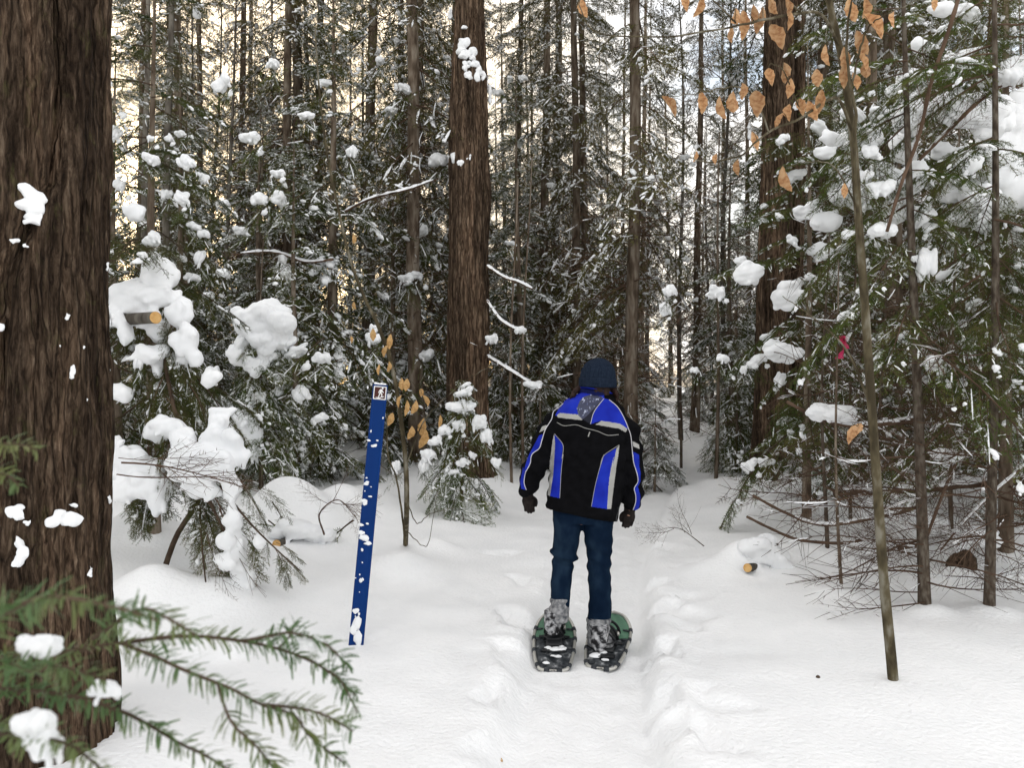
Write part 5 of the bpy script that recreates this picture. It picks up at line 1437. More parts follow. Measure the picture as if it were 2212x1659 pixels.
M_BOOT = mat("snowy_boot", (0.012, 0.011, 0.012), 0.6, 0.15, var=((0.025, 0.025, 0.027), (0.28, 0.28, 0.29), (0.48, 0.48, 0.49)), vscale=(26, 26, 26), ramp=(.36, .62), detail=5)
M_CUFF = mat("snowy_denim", (0.055, 0.06, 0.07), 0.9, 0.1, var=((0.13, 0.133, 0.14), (0.23, 0.23, 0.235), (0.33, 0.33, 0.335)), vscale=(42, 42, 42), ramp=(.28, .70), detail=6, bump=.6, bscale=90.0, bdist=.004)
M_DECK = mat("shoe_deck", (0.016, 0.019, 0.022), 0.5, 0.2, var=((0.035, 0.04, 0.045), (0.10, 0.105, 0.11), (0.42, 0.43, 0.44)), vscale=(21, 21, 21), ramp=(.40, .72), detail=6)
M_GREEN = mat("shoe_green", (0.080, 0.170, 0.110), 0.5, 0.2, var=(0.10, 0.20, 0.135), vscale=(14, 14, 14))
M_ALU = mat("aluminium", (0.50, 0.49, 0.45), 0.35, 0.5, metal=.6)
M_STRAP = mat("black_strap", (0.010, 0.011, 0.013), 0.5, 0.4)
M_LACE = mat("grey_lacing", (0.028, 0.032, 0.038), 0.55, 0.35)

wY = 5.08
ws = wY / FPX
def W3(u, v, dy=0.0):
    return np.array([(u - 1105.5) * ws, wY + dy, CAM_H - (v - 829.5) * ws])

def loft(rings, n=40, power=2.3, cap=True):
    """rings: (u left, u right, v at centre, half depth, dy, slope) -> closed shell"""
    th = np.arange(n) * 2 * math.pi / n
    ct, st = np.cos(th), np.sin(th)
    cx = np.sign(ct) * np.abs(ct) ** (2 / power); sy = np.sign(st) * np.abs(st) ** (2 / power)
    V = []
    for (ul, ur, vv, dep, dy, sl) in rings:
        uc, hw = (ul + ur) / 2, (ur - ul) / 2
        p = W3(uc, vv, dy)
        V.append(np.stack([p[0] + hw * ws * cx, p[1] + dep * sy, p[2] - sl * hw * ws * cx], -1))
    k = len(V); V = np.concatenate(V)
    i = np.arange(k - 1)[:, None] * n; j = np.arange(n)[None]; j2 = (j + 1) % n
    q = np.stack([i + j, i + n + j, i + n + j2, i + j2], -1).reshape(-1, 4)
    f = np.concatenate([q[:, [0, 1, 2]], q[:, [0, 2, 3]]])
    if cap:
        c0 = V[:n].mean(0); c1 = V[-n:].mean(0); b = len(V); V = np.concatenate([V, [c0, c1]])
        jj = np.arange(n); jk = (jj + 1) % n
        f = np.concatenate([f, np.stack([np.full(n, b), jj, jk], -1), np.stack([np.full(n, b + 1), (k - 1) * n + jk, (k - 1) * n + jj], -1)])
    return V, f

def wrinkle(v, amp, seed, fx=14, fz=22):
    rs = np.random.RandomState(seed)
    d = np.zeros(len(v))
    for i in range(7):
        w = np.array([rs.normal() * fx, rs.normal() * fx, rs.normal() * fz]); d += np.sin(v @ w + rs.rand() * 6.28) / (1 + .35 * i)
    return d / 3 * amp

wx, wy = W3(1255, 1400)[:2]
walker = thing("person", "person seen from behind walking away on snowshoes, blue and black jacket, navy knit cap", "person", (wx, wy, -.1))

# body: one continuous skin under the clothes
def limb(ctrl, r, n=12, k=18, flat=1.0):
    return tube(curve_pts(ctrl, k), np.interp(np.linspace(0, 1, k), np.linspace(0, 1, len(r)), r), n=n, flat=flat)
hc = W3(1291, 820, .03)
sv, sf = ico(4)
body = [(sv * [.076, .098, .112] + hc, sf), (sv * [.060, .07, .06] + hc + [0, .045, -.075], sf),
        limb([W3(1285, 905, .02), W3(1290, 830, .03)], [.062, .056]),
        loft([(1245, 1325, 880, .07, .02, 0), (1212, 1352, 910, .09, .02, .1), (1205, 1350, 960, .105, .02, .1), (1208, 1335, 1030, .10, .02, .1), (1200, 1326, 1090, .105, .02, .1), (1202, 1322, 1130, .10, .02, 0)], 24),
        limb([W3(1215, 912), W3(1172, 965), W3(1150, 1015), W3(1140, 1068, .05), W3(1138, 1080, .06)], [.052, .046, .04, .024, .022]),
        limb([W3(1350, 925), W3(1368, 985), W3(1370, 1040), W3(1362, 1100, .05), W3(1360, 1118, .06)], [.052, .046, .04, .024, .022]),
        limb([W3(1228, 1110, .02), W3(1220, 1200, .05), W3(1212, 1290, .0), W3(1205, 1325, -.02)], [.085, .056, .040, .028]),
        limb([W3(1293, 1120, .02), W3(1295, 1210, .04), W3(1296, 1300, .0), W3(1296, 1350, -.03)], [.085, .056, .040, .028]),
        (sv * [.013, .022, .020] + hc + [0, .105, -.030], sf),                                     # nose
        (sv * [.010, .020, .030] + hc + [-.078, .012, -.020], sf), (sv * [.010, .020, .030] + hc + [.078, .012, -.020], sf),   # ears
        (sv * [.024, .012, .010] + hc + [0, .098, -.068], sf),                                     # mouth
        (sv * [.05, .02, .012] + hc + [0, .088, .012], sf)]                                        # brow
n_body = len(body)
for sgn, base in ((-1, W3(1139, 1072, .055)), (1, W3(1361, 1105, .065))):
    body.append((sv * [.035, .016, .045] + base + [0, 0, -.03], sf))
    for k in range(4):
        b0 = base + [(-.027 + .018 * k), 0, -.06]
        body.append(limb([b0, b0 + [0, .008, -.035], b0 + [.004, .022, -.06]], [.008, .0075, .006], n=8, k=8))
    body.append(limb([base + [-.03 * -sgn * -1, .0, -.01], base + [sgn * -.045, .015, -.04], base + [sgn * -.04, .025, -.065]], [.010, .009, .007], n=8, k=8))
for q in range(n_body, len(body)):        # hands sit well inside the gloves
    base = W3(1139, 1072, .055) if body[q][0][:, 0].mean() < W3(1256, 0)[0] else W3(1361, 1105, .065)
    body[q] = (base + (body[q][0] - base) * .5, body[q][1])
v, f = remesh(body, .010, 4)
part("body", mesh_of("body", (v, f), M_SKIN), walker)
eye = MB()
for sx_ in (-.031, .031):
    eye.add((ico(2)[0] * .011 + hc + [sx_, .090, -.012], ico(2)[1]))
part("eyes", mesh_of("eyes", eye.arrays(), mat("eye", (.08, .05, .04), .2, .5)), walker)

# hair to the collar
hair = []
rs = np.random.RandomState(4)
for i in range(46):
    a = rs.uniform(math.pi * 1.0, math.pi * 2.0)
    sx_ = math.cos(a); sy = math.sin(a)
    top = hc + [.082 * sx_, .02 + .09 * sy, .0 + rs.uniform(-.02, .03)]
    ln = rs.uniform(.10, .15)
    out = .028 * abs(sx_)
    hair.append(limb([top, top + [sx_ * out, sy * .01, -ln * .5], top + [sx_ * (out + .014) + rs.normal() * .008, sy * .012 + .01, -ln]], [.015, .017, .007], n=8, k=8))
for i in range(10):
    top = hc + [-.080, .02 + rs.normal() * .03, -.035]
    hair.append(limb([top, W3(1244 + rs.uniform(-3, 3), 845, .03 + rs.normal() * .03), W3(1233 + rs.uniform(-3, 8), 858 + rs.uniform(-3, 4), .01 + rs.normal() * .03)], [.016, .018, .007], n=8, k=8))
for i in range(9):
    top = hc + [.080, .02 + rs.normal() * .03, -.035]
    hair.append(limb([top, W3(1331 + rs.uniform(-2, 2), 850, .02 + rs.normal() * .03), W3(1330 + rs.uniform(-3, 4), 868 + rs.uniform(-4, 4), .0 + rs.normal() * .03)], [.016, .016, .007], n=8, k=8))
v, f = remesh(hair, .006, 2)
v = push(v, f, wrinkle(v, .003, 8, 90, 12))
part("hair", mesh_of("hair", (v, f), M_HAIR), walker)

# knit cap with turned-up band
def cap_ring(z, rx, ry, n=48):
    th = np.arange(n) * 2 * math.pi / n
    return np.stack([rx * np.cos(th), ry * np.sin(th), np.full(n, z)], -1)
def rings_mesh(rings, tilt, c, closed_top=True):
    n = len(rings[0]); V = np.concatenate(rings)
    a = R(tilt); V = np.stack([V[:, 0] * math.cos(a) + V[:, 2] * math.sin(a), V[:, 1], -V[:, 0] * math.sin(a) + V[:, 2] * math.cos(a)], -1) + c
    k = len(rings); i = np.arange(k - 1)[:, None] * n; j = np.arange(n)[None]; j2 = (j + 1) % n
    q = np.stack([i + j, i + j2, i + n + j2, i + n + j], -1).reshape(-1, 4)
    return V, np.concatenate([q[:, [0, 1, 2]], q[:, [0, 2, 3]]])
capc = W3(1291.5, 833, .03)
hw = 39.5 * ws
prof = [(.0, .985), (.018, 1.0), (.05, 1.0), (.085, .975), (.115, .90), (.140, .78), (.160, .60), (.172, .42), (.180, .24), (.184, .05)]
zz = np.interp(np.linspace(0, 9, 34), range(10), [p[0] for p in prof]); rr = np.interp(np.linspace(0, 9, 34), range(10), [p[1] for p in prof])
v, f = rings_mesh([cap_ring(z, hw * .985 * r * (1 + .012 * math.sin(k * 2.2)), .118 * r) for k, (z, r) in enumerate(zip(zz, rr))], 1.5, capc)
v = v + np.array([.004, 0, 0]) * np.clip((v[:, 2:3] - capc[2]) / .18, 0, 1) ** 2
hat = part("knit_cap", mesh_of("knit_cap", (v, f), M_HAT), walker)
br = [(-.010, .98), (-.012, 1.015), (-.004, 1.045), (.02, 1.05), (.044, 1.045), (.052, 1.02), (.050, .985)]
v, f = rings_mesh([cap_ring(z, hw * r, .121 * r, 56) for z, r in br], 1.5, capc)
rib = np.tile(np.arange(56) % 2, len(br))
c2 = capc.copy(); dd = v - c2; dd[:, 2] = 0
v = v - dd * (.012 * rib)[:, None]
part("cap_band", mesh_of("cap_band", (v, f), M_HAT), hat)

# jacket: one shell, then cut into its panels
torso = loft([(1256, 1322, 848, .075, .03, .10), (1245, 1330, 857, .095, .025, .12), (1220, 1348, 874, .116, .015, .13), (1203, 1360, 900, .132, .01, .13), (1193, 1364, 932, .142, .0, .13), (1190, 1362, 965, .150, .0, .12),
              (1188, 1354, 1000, .150, .0, .12), (1185, 1346, 1040, .148, .0, .14), (1182, 1338, 1080, .150, .0, .17), (1178, 1334, 1104, .152, .0, .20), (1178, 1333, 1110, .150, .0, .20)], 64, 2.5)
ls = limb([W3(1222, 896, .01), W3(1196, 915), W3(1176, 955, -.01), W3(1160, 1000, -.02), W3(1147, 1030, .0), W3(1140, 1052, .02), W3(1142, 1068, .03)], [.055, .074, .080, .080, .074, .066, .048], n=28, k=30)
rsl = limb([W3(1338, 908, .01), W3(1356, 928), W3(1362, 965, -.01), W3(1365, 1010, -.02), W3(1367, 1050, .0), W3(1366, 1085, .03), W3(1362, 1104, .04)], [.055, .070, .074, .074, .072, .066, .047], n=28, k=30)
v, f = remesh([torso, ls, rsl], .0102, 4)
wr = wrinkle(v, .0055, 21, 9, 26) + wrinkle(v, .003, 22, 28, 40)
arm = ((v[:, 0] < W3(1190, 0)[0]) | (v[:, 0] > W3(1345, 0)[0])).astype(float)
wr = wr + arm * .006 * np.sin(v[:, 2] * 62 + v[:, 0] * 30)
# folds pulled across the back
wr = wr + .007 * np.sin((v[:, 2] - .35 * (v[:, 0] - W3(1270, 0)[0])) * 42) * np.exp(-((v[:, 2] - W3(0, 1000)[2]) / .22) ** 2)
v = push(v, f, wr)
# finer mesh so that the panel seams stay crisp
me = mesh_of("j", (v, f), []); bm = bmesh.new(); bm.from_mesh(me)
bmesh.ops.subdivide_edges(bm, edges=bm.edges, cuts=1, use_grid_fill=True)
bmesh.ops.triangulate(bm, faces=bm.faces)
v = np.array([p.co[:] for p in bm.verts]); f = np.array([[q.index for q in p.verts] for p in bm.faces]); bm.free()
bpy.data.meshes.remove(me)
fc = v[f].mean(1); fn = np.cross(v[f[:, 1]] - v[f[:, 0]], v[f[:, 2]] - v[f[:, 0]]); fn /= np.linalg.norm(fn, axis=1)[:, None] + 1e-12
Z1 = lambda pts: [(1068.8 + .1698 * x, 739.5 + .1698 * y) for x, y in pts]
Z2 = lambda pts: [(1068.8 + .1741 * x, 982.1 + .1741 * y) for x, y in pts]
cu = fc[:, 0] / ws + 1105.5; cv = 829.5 - (fc[:, 2] - CAM_H) / ws
# the view is a perspective one: bring nearer/farther cloth to the plane of the back
k_ = wY / fc[:, 1]; cu = 1105.5 + (cu - 1105.5) * k_; cv = 829.5 + (cv - 829.5) * k_
def inside(poly):
    p = np.array(poly); r = np.zeros(len(cu), bool); j = len(p) - 1
    for i in range(len(p)):
        c = ((p[i, 1] > cv) != (p[j, 1] > cv)) & (cu < (p[j, 0] - p[i, 0]) * (cv - p[i, 1]) / (p[j, 1] - p[i, 1] + 1e-12) + p[i, 0])
        r ^= c; j = i
    return r & (fn[:, 1] < .25)
PANELS = [
    ("wet_patch", M_WET, Z1([(1130, 690), (1250, 655), (1375, 700), (1300, 800), (1150, 955), (1110, 985), (1060, 930), (1040, 840), (1080, 740)])),
    ("back_insert", M_NAVY, Z1([(1385, 712), (1262, 880), (1212, 1042), (1125, 985), (1300, 790)])),
    ("reflective_stripe", M_JGRY, Z1([(785, 925), (830, 898), (1075, 922), (1115, 992), (800, 958)])),
    ("reflective_stripe", M_JGRY, Z1([(1310, 1030), (1350, 998), (1590, 1035), (1685, 1100), (1662, 1147), (1580, 1100), (1270, 1045)])),
    ("blue_yoke", M_JBLU, Z1([(765, 930), (790, 880), (860, 750), (1000, 670), (1110, 640), (1390, 640), (1385, 715), (1262, 880), (1125, 985), (1080, 920), (820, 900), (785, 935)])),
    ("blue_yoke", M_JBLU, Z1([(1385, 712), (1470, 735), (1560, 825), (1640, 960), (1695, 1105), (1590, 1035), (1350, 998), (1212, 1042), (1262, 880)])),
    ("reflective_stripe", M_JGRY, Z1([(752, 1160), (765, 1290), (755, 1450), (747, 1600)]) + Z2([(737, 0), (722, 250), (682, 515), (652, 505), (672, 300), (680, 0)]) + Z1([(695, 1600), (705, 1450), (728, 1270)])),
    ("side_panel", M_JBLU, Z1([(757, 1165), (865, 1310), (850, 1480)]) + Z2([(845, 0), (822, 200), (803, 543), (682, 515), (722, 250), (737, 0)]) + Z1([(755, 1450), (765, 1290)])),
    ("reflective_stripe", M_JGRY, Z1([(1582, 1303), (1566, 1450), (1540, 1600)]) + Z2([(1525, 0), (1492, 250), (1440, 678), (1390, 676), (1408, 400), (1425, 240), (1475, 0)]) + Z1([(1500, 1560), (1545, 1350)])),
    ("side_panel", M_JBLU, Z1([(1545, 1345), (1385, 1440), (1345, 1560)]) + Z2([(1350, 0), (1290, 200), (1240, 400), (1195, 648), (1390, 676), (1408, 400), (1425, 240), (1475, 0)]) + Z1([(1500, 1560)])),
    ("sleeve_panel", M_JBLU, Z1([(610, 1165), (585, 1290), (562, 1350), (470, 1425), (450, 1540), (400, 1633)]) + Z2([(380, 215), (362, 340), (388, 440), (325, 425), (312, 330), (350, 150)]) + Z1([(365, 1633), (415, 1465), (490, 1320), (560, 1185)])),
    ("reflective_stripe", M_JGRY, Z1([(665, 1050), (640, 1110), (560, 1150), (600, 1070)])),
    ("sleeve_panel", M_JBLU, Z1([(1755, 1392), (1832, 1432), (1840, 1633)]) + Z2([(1768, 0), (1805, 220), (1805, 330), (1772, 400), (1805, 520), (1795, 620), (1775, 690), (1713, 690), (1746, 590), (1745, 500), (1728, 420), (1772, 340), (1766, 250), (1720, 100), (1713, 0)])),
    ("reflective_stripe", M_JGRY, Z1([(1748, 1258), (1830, 1300), (1838, 1358), (1755, 1322)]))]
taken = np.zeros(len(f), bool)
sel = []
for nm, m_, poly in PANELS:
    sel.append((nm, m_, poly))
def largest(mask):
    """keep the biggest connected patch"""
    idx = np.nonzero(mask)[0]
    if len(idx) < 4: return mask
    lab = {int(x): int(x) for x in np.unique(f[idx])}
    def find(x):
        while lab[x] != x: lab[x] = lab[lab[x]]; x = lab[x]
        return x
    for q in f[idx]:
        r0_ = find(int(q[0]))
        for x in q[1:]: lab[find(int(x))] = r0_
    rt = np.array([find(int(q[0])) for q in f[idx]])
    u_, cnt = np.unique(rt, return_counts=True)
    out = np.zeros(len(f), bool); out[idx[rt == u_[cnt.argmax()]]] = True
    return out
def sub(mask):
    ff = f[mask]; u_, inv = np.unique(ff, return_inverse=True); return v[u_], inv.reshape(-1, 3)
_s = []
for nm, m_, poly in sel:
    s_in = largest(inside(poly) & ~taken); taken |= s_in; _s.append((nm, m_, s_in))
sel = _s
jacket = part("jacket", mesh_of("jacket", sub(~taken), M_JBLK), walker)
for nm, m_, s_in in sel:
    if s_in.sum() > 3: part(nm, mesh_of(nm, sub(s_in), m_), jacket)
bvh = BVHTree.FromPolygons([Vector(p) for p in v], [tuple(int(x) for x in q) for q in f])
def on_back(poly, rad, m_, nm="piping"):
    c = np.array(poly, float)
    c = curve_pts([(a, b, 0) for a, b in c], max(12, 5 * len(c)))[:, :2]
    pts = []
    for a, b in c:
        d = Vector(((a - 1105.5) / FPX, 1, -(b - 829.5) / FPX)).normalized()
        h = bvh.ray_cast(Vector((0, 0, CAM_H)), d)
        if h[0]: pts.append(np.array(h[0]) - np.array(d) * rad * .3)
    if len(pts) > 3:
        part(nm, mesh_of(nm, tube(pts, rad, n=6), m_), jacket)
on_back(Z1([(1050, 655), (950, 690), (860, 748), (790, 820), (740, 890), (718, 980), (640, 1110), (595, 1250), (562, 1350), (470, 1427), (448, 1540), (400, 1633)]) + Z2([(380, 215), (360, 340), (388, 438)]), .0028, M_PIPE)
on_back(Z1([(1450, 728), (1560, 825), (1640, 960), (1695, 1095), (1728, 1200), (1752, 1450)]) + Z2([(1710, 0), (1720, 100), (1765, 250), (1770, 340), (1727, 420), (1744, 500), (1744, 590), (1713, 688)]), .0028, M_PIPE)
on_back(Z1([(788, 1020), (880, 1062), (1030, 1050), (1150, 1092), (1300, 1130), (1430, 1182), (1572, 1175)]), .0022, M_JGRY)
on_back(Z1([(1385, 715), (1262, 880), (1214, 1040)]), .002, M_PIPE)
on_back(Z1([(757, 1165), (865, 1310), (850, 1480)]) + Z2([(845, 0), (822, 200), (803, 540)]), .0018, M_JGRY)
on_back(Z1([(1580, 1305), (1385, 1440), (1345, 1560)]) + Z2([(1350, 0), (1290, 200), (1240, 400), (1195, 645)]), .0018, M_JGRY)
on_back(Z1([(1205, 1140), (1195, 1170), (1185, 1200)]), .004, M_JGRY, "zip_pull")
on_back(Z2([(1525, 655), (1528, 700), (1510, 760), (1500, 825)]), .005, M_STRAP, "hem_tab")
# ragged hem band, proud of the shell
th = np.linspace(0, 2 * math.pi, 64, endpoint=False)
# standing collar
def collar(zs, rs_):
    out = []
    for (vv, hw_, dep, dy) in zs:
        p = W3(1288, vv + 4, dy)
        ct, st = np.cos(th), np.sin(th)
        out.append(np.stack([p[0] + hw_ * ws * ct, p[1] + dep * st, p[2] - .20 * hw_ * ws * ct - .012 * st], -1))
    V = np.concatenate(out); n = 64; k = len(out)
    i = np.arange(k - 1)[:, None] * n; j = np.arange(n)[None]; j2 = (j + 1) % n
    return V, np.stack([i + j, i + j2, i + n + j2, i + n + j], -1).reshape(-1, 4)
part("collar", mesh_of("collar", collar([(872, 43, .098, .03), (858, 40, .095, .03), (846, 37.5, .092, .03), (842, 36, .089, .03), (846, 34.5, .085, .03), (868, 34, .082, .03)], 0), mat("collar_navy", (0.003, 0.006, 0.055), .7, .1)), jacket)
v2, f2 = collar([(841, 36, .0885, .03)], 0)[0], None
part("collar_trim", mesh_of("collar_trim", tube(np.concatenate([v2, v2[:1]]), .0045, n=6, cap=False), M_JBLU), jacket)

# jeans
hips = loft([(1190, 1328, 1085, .125, .0, .10), (1193, 1327, 1110, .125, .0, .08), (1194, 1326, 1128, .120, .0, .03)], 40, 2.4)
def leg(rows):
    return loft(rows, 32, 2.15)
lleg = leg([(1194, 1262, 1105, .115, 0, 0), (1195, 1257, 1130, .108, .0, 0), (1196, 1252, 1160, .10, .01, 0), (1193, 1249, 1185, .092, .025, 0), (1190, 1246, 1200, .092, .03, .1), (1192, 1243, 1212, .084, .025, .1), (1192, 1238, 1230, .080, .015, 0),
            (1189, 1234, 1255, .078, .0, 0), (1189, 1231, 1280, .074, -.01, 0), (1190, 1228, 1300, .070, -.02, 0), (1189, 1227, 1318, .072, -.03, 0), (1187, 1227, 1326, .075, -.03, 0)])
rleg = leg([(1254, 1325, 1105, .115, 0, 0), (1258, 1324, 1130, .110, .0, 0), (1262, 1324, 1165, .102, .01, 0), (1267, 1322, 1200, .095, .02, 0), (1269, 1319, 1230, .085, .015, 0), (1271, 1318, 1260, .082, .0, 0),
            (1273, 1319, 1290, .080, -.01, 0), (1271, 1319, 1315, .080, -.02, 0), (1267, 1317, 1338, .080, -.03, 0), (1266, 1313, 1352, .078, -.035, 0)])
v, f = remesh([hips, lleg, rleg], .008, 4)
wr = wrinkle(v, .0045, 33, 10, 30) + wrinkle(v, .0022, 34, 30, 50)
# the fold behind the bent left knee, creases at the other one
lk = W3(1218, 1200); wr = wr + np.where(v[:, 0] < W3(1256, 0)[0], 1, 0) * (.016 * np.exp(-((v[:, 2] - lk[2] + .25 * (v[:, 0] - lk[0])) / .014) ** 2) - .014 * np.exp(-((v[:, 2] - lk[2] + .035 + .25 * (v[:, 0] - lk[0])) / .016) ** 2))
rk = W3(1295, 1215); wr = wr + np.where(v[:, 0] > W3(1262, 0)[0], 1, 0) * .004 * np.sin((v[:, 2] - rk[2] + .4 * (v[:, 0] - rk[0])) * 75) * np.exp(-((v[:, 2] - rk[2]) / .16) ** 2)
v = push(v, f, wr)
jeans = part("jeans", mesh_of("jeans", (v, f), M_JEAN), walker)
for rows, sd in (([(1189, 1227, 1288, .073, -.02, 0), (1187, 1228, 1305, .078, -.025, 0), (1185, 1228, 1318, .082, -.03, 0), (1182, 1229, 1328, .088, -.035, 0), (1183, 1228, 1336, .084, -.035, 0)], 5),
                 ([(1268, 1318, 1328, .082, -.03, 0), (1264, 1318, 1340, .086, -.035, 0), (1266, 1316, 1356, .084, -.045, 0), (1266, 1320, 1368, .088, -.05, 0), (1265, 1324, 1378, .092, -.055, 0), (1267, 1322, 1386, .086, -.055, 0)], 6)):
    v, f = remesh([loft(rows, 32, 2.15)], .006, 2)
    v = push(v, f, wrinkle(v, .006, sd, 20, 50) + .003 * np.sin(v[:, 2] * 130 + v[:, 0] * 40))
    part("snowy_cuff", mesh_of("snowy_cuff", (v, f), M_CUFF), jeans)

# gloves: palm, four fingers and a thumb each
def glove(base, down, thumb_side, spread, curl, s=1.0):
    down = np.array(down, float); down /= np.linalg.norm(down)
    lat = np.array([1.0, 0, 0]) - down[0] * down; lat /= np.linalg.norm(lat); fwd = np.cross(lat, down)
    if fwd[1] < 0: fwd = -fwd
    Q = lambda a, b, c: base + lat * a * s + fwd * b * s + down * c * s
    vf = [limb([Q(0, 0, -.045), Q(0, 0, -.01), Q(0, 0, .02)], [.040, .038, .036], n=14, flat=.75), limb([Q(0, 0, .0), Q(0, .0, .035), Q(0, .003, .068)], [.036, .044, .041], n=14, flat=.5)]
    for k, ln in enumerate((.068, .078, .074, .058)):
        a = (-.030 + .020 * k) * thumb_side * -1
        c = curl * (1 + .15 * k)
        vf.append(limb([Q(a, 0, .055), Q(a * spread, .012 * c, .062 + ln * .45), Q(a * spread * 1.05, .04 * c, .062 + ln * .8), Q(a * spread, .065 * c, .062 + ln * (.95 - .12 * c))], [.0115, .0110, .0100, .0085], n=10, k=12))
    t_ = thumb_side
    vf.append(limb([Q(t_ * .026, .0, .01), Q(t_ * .048, .012, .034), Q(t_ * .053, .018, .062), Q(t_ * .045, .022, .090)], [.015, .0135, .0120, .0095], n=10, k=12))
    vf.append(limb([Q(0, -.005, -.085), Q(0, 0, -.03)], [.043, .043], n=14, flat=.95))
    v, f = remesh(vf, .0035, 2)
    return push(v, f, wrinkle(v, .0012, 3, 60, 80)), f
part("glove", mesh_of("glove", glove(W3(1140, 1074, .05), (.12, .12, -1), 1, .95, .35, .92), M_GLOVE), walker)
part("glove", mesh_of("glove", glove(W3(1362, 1108, .06), (-.10, .15, -1), -1, .95, .45, .92), M_GLOVE), walker)

# boots and snowshoes: the shoe's own frame is across, along, up
def boot(c, fwd, up, s=1.18):
    fwd = np.array(fwd, float); fwd /= np.linalg.norm(fwd); lat = np.cross(fwd, [0, 0, 1.0]); lat /= np.linalg.norm(lat); upv = np.cross(lat, fwd)
    Q = lambda a, b, h: c + (lat * a + fwd * b + upv * h) * s
    vf = []
    vf = [limb([Q(0, .03, .05), Q(0, .032, .08), Q(0, .03, .125)], [.060, .058, .058], n=18, flat=1.15),
          tube(curve_pts([Q(0, -.03, .045), Q(0, .0, .05), Q(0, .06, .05), Q(0, .14, .045), Q(0, .21, .038), Q(0, .255, .032)], 16), [.024, .044, .053, .054, .052, .053, .054, .055, .056, .056, .055, .053, .050, .043, .034, .017], n=20, flat=.9),
          tube(curve_pts([Q(0, -.035, .012), Q(0, .05, .012), Q(0, .15, .012), Q(0, .27, .012)], 14), np.interp(np.linspace(0, 1, 14), [0, .12, .4, .7, .92, 1], [.02, .042, .040, .052, .044, .02]), n=20, flat=.32)]
    v, f = remesh(vf, .006, 3)
    return push(v, f, wrinkle(v, .002, 3, 50, 50)), f

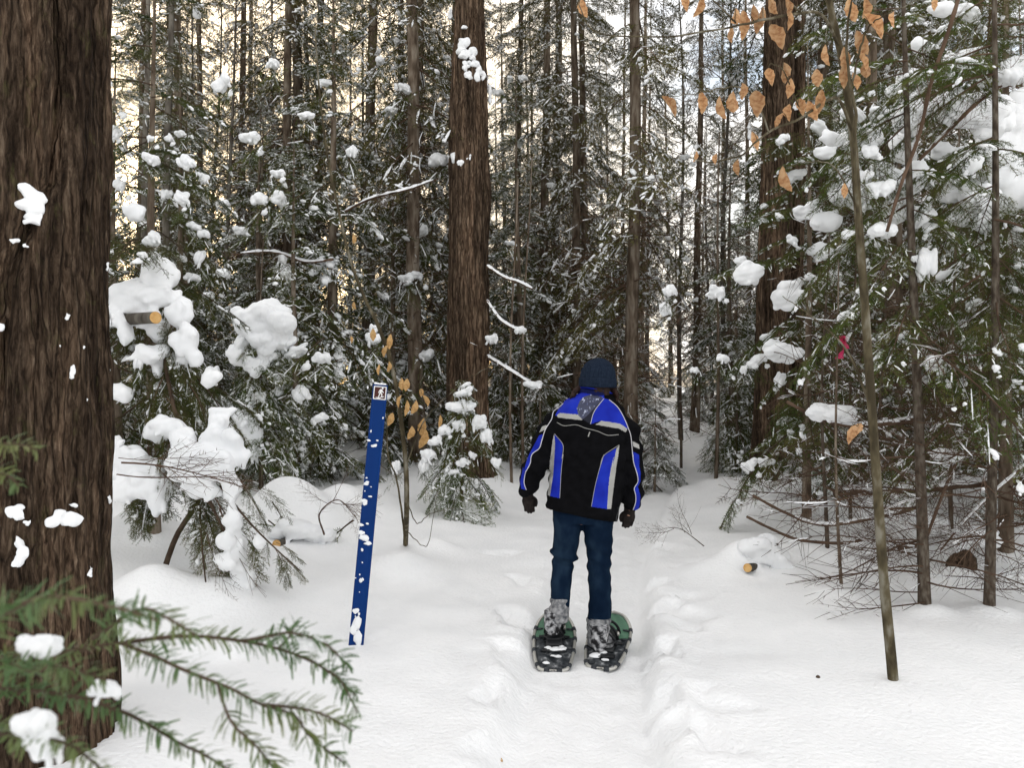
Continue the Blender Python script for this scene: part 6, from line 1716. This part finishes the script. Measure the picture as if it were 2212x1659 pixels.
def snowshoe(label, tail, nose, turn, binding_at):
    tail = np.array(tail); nose = np.array(nose)
    fwd = nose - tail; L = np.linalg.norm(fwd); fwd /= L
    lat = np.cross(fwd, [0, 0, 1.0]); lat /= np.linalg.norm(lat)
    c, s = math.cos(turn), math.sin(turn)
    upv = np.cross(lat, fwd)
    Q = lambda a, b, h: tail + lat * a + fwd * b + upv * h
    o = thing("snowshoe", label, "snowshoe", tuple(tail), "snowshoes on the walker's feet")
    hwid = .122
    def out_(n=64):
        # outline: blunt tail, widest before the toe, round nose
        ctrl = [(0, 0), (.050, .004), (.090, .035), (.118, .15), (.131, .30), (.134, .43), (.117, .54), (.070, .615), (0, .64)]
        k = np.array(ctrl); k[:, 1] *= L / .64
        right = curve_pts([(a, b, 0) for a, b in k], n // 2 + 1)[:, :2]
        left = right[::-1].copy(); left[:, 0] *= -1
        return np.concatenate([right, left[1:-1]])
    oc = out_()
    rise = lambda b: .05 * max(0, (b / L - .72) / .28) ** 2
    ring = np.array([Q(a, b, rise(b)) for a, b in oc])
    part("frame", mesh_of("frame", tube(np.concatenate([ring, ring[:2]]), .0105, n=10, cap=False), M_ALU), o)
    def deck(b0, b1, nm, m_, h):
        nb = 26; V = []
        for b in np.linspace(b0, b1, nb):
            w = np.interp(b, oc[:33, 1], oc[:33, 0]) - .006
            for k in np.linspace(-1, 1, 13): V.append(Q(k * w, b, rise(b) + h + .004 * math.sin(k * 7 + b * 40)))
        i = np.arange(nb - 1)[:, None] * 13; j = np.arange(12)[None]
        qd = np.stack([i + j, i + j + 1, i + 14 + j, i + 13 + j], -1).reshape(-1, 4)
        me = mesh_of(nm, (np.array(V), qd), m_)
        ob = part(nm, me, o); md = ob.modifiers.new("t", 'SOLIDIFY'); md.thickness = .004
    deck(.02, L * .60, "deck", M_DECK, 0); deck(L * .60, L * .985, "green_deck", M_GREEN, .001)
    # lacing straps wrapped round the tube
    for k in (3, 9, 14, 18, 22, 42, 46, 50, 55, 61):
        p = ring[k]; d = ring[(k + 1) % len(ring)] - ring[k - 1]; d /= np.linalg.norm(d)
        inn = (Q(0, oc[k][1], rise(oc[k][1])) - p); inn /= np.linalg.norm(inn) + 1e-9
        mb = MB(); mb.add(tube([p - d * .017, p + d * .017], .0135, n=10)); 
        mb.add(tube([p + inn * .005, p + inn * .05 + upv * .004], [.016, .012], n=8, flat=.28))
        part("lacing_strap", mesh_of("lacing_strap", mb.arrays(), M_LACE), o)
    # binding: plate, heel cup, straps, buckle
    B = binding_at * L
    mb = MB(); mb.add(tube([Q(0, B - .05, .012), Q(0, B + .20, .016)], .056, n=14, flat=.12)); part("binding_plate", mesh_of("binding_plate", mb.arrays(), M_STRAP), o)
    mb = MB(); mb.add(tube([Q(-.07, B - .09, .008), Q(.07, B - .09, .008)], .030, n=10, flat=.2)); mb.add(tube([Q(-.10, B + .06, .008), Q(.10, B + .06, .008)], .016, n=10, flat=.4)); part("crossbar", mesh_of("crossbar", mb.arrays(), M_STRAP), o)
    for b, h in ((B + .015, .085), (B + .09, .10), (B + .17, .085)):
        pts = [Q(math.cos(a) * .062, b, .012 + math.sin(a) * h) for a in np.linspace(0, math.pi, 14)]
        part("binding_strap", mesh_of("binding_strap", tube(pts, .010, n=8, flat=.35, ref=fwd), M_STRAP), o)
    pts = [Q(math.sin(a) * .056, B - .0 - math.cos(a) * .052, .055 + .01 * math.cos(a)) for a in np.linspace(-1.7, 1.7, 16)]
    part("heel_strap", mesh_of("heel_strap", tube(pts, .011, n=8, flat=.4), M_STRAP), o)
    part("buckle", mesh_of("buckle", box(Q(.066, B + .09, .06), (.014, .03, .02)), M_ALU), o)
    rs = np.random.RandomState(int(L * 1000 + turn * 77)); 
    for i in range(9):
        a, b = rs.uniform(-.06, .06), rs.uniform(.04, L * .5); r = rs.uniform(.012, .03)
        bl, ff = blob(rs.randint(9999), 2, .35, .5)
        part("snow_patch", mesh_of("snow_patch", (bl * [r * 1.4, r, r * .5] + Q(a, b, .008), ff), M_SNOW), o)
    return Q, B, fwd, lat, upv
for lab, tl, ns, tn, bat in (("left snowshoe with green toe deck under the walker's lifted heel", at(1194, 1450, 4.76), at(1199, 1335, 5.33), 0.0, .50), ("right snowshoe turned out, green toe deck showing beside the leg", at(1296, 1445, 4.78), at(1327, 1337, 5.33), .2, .38)):
    Q, B, fwd, lat, upv = snowshoe(lab, tl, ns, tn, bat)
    left = "left" in lab
    hl = Q(-.008 if left else -.035, B - .045, .02 if left else .012)
    fd = fwd + np.array([0, 0, -.25 if left else -.05]) * 1.0
    if left: hl = hl + np.array([0, 0, .06])
    else: fd = fd + np.array([-.12, 0, 0])
    part("boot", mesh_of("boot", boot(hl, fd, upv), M_BOOT), walker)

# bits that have fallen on the snow
for (u, v, lab, kind) in [(1086, 1652, "single tan leaf lying in the path at the bottom edge", 0), (1766, 1464, "tiny dark cone scale on the smooth snow at the right", 1)]:
    Y = ground_at(u, v); q = at(u, v, Y); q[2] = gz(q[0], Y)
    if kind == 0:
        o = bpy.data.objects.new("fallen_leaf", LEAF_P[1]); COL.objects.link(o); o.location = tuple(q + [0, 0, .012]); o.scale = (.06,) * 3; o.rotation_euler = (1.3, .2, .8); tag(o, lab, "leaf")
    elif kind == 1:
        v_, f_ = blob(5, 2, .4, .7); o = part("cone_scale", mesh_of("cone_scale", (v_ * [.012, .016, .007] + q + [0, 0, .003], f_), M_TWIG)); tag(o, lab, "cone scale")

build_ground()
tri = 0; seen = set()
for o in COL.objects:
    if o.type == 'MESH' and o.data.name not in seen:
        seen.add(o.data.name); tri += sum(1 for _ in [0]) * (len(o.data.loops) - 2 * len(o.data.polygons))
print("TRIS", tri, "OBJECTS", len(COL.objects))
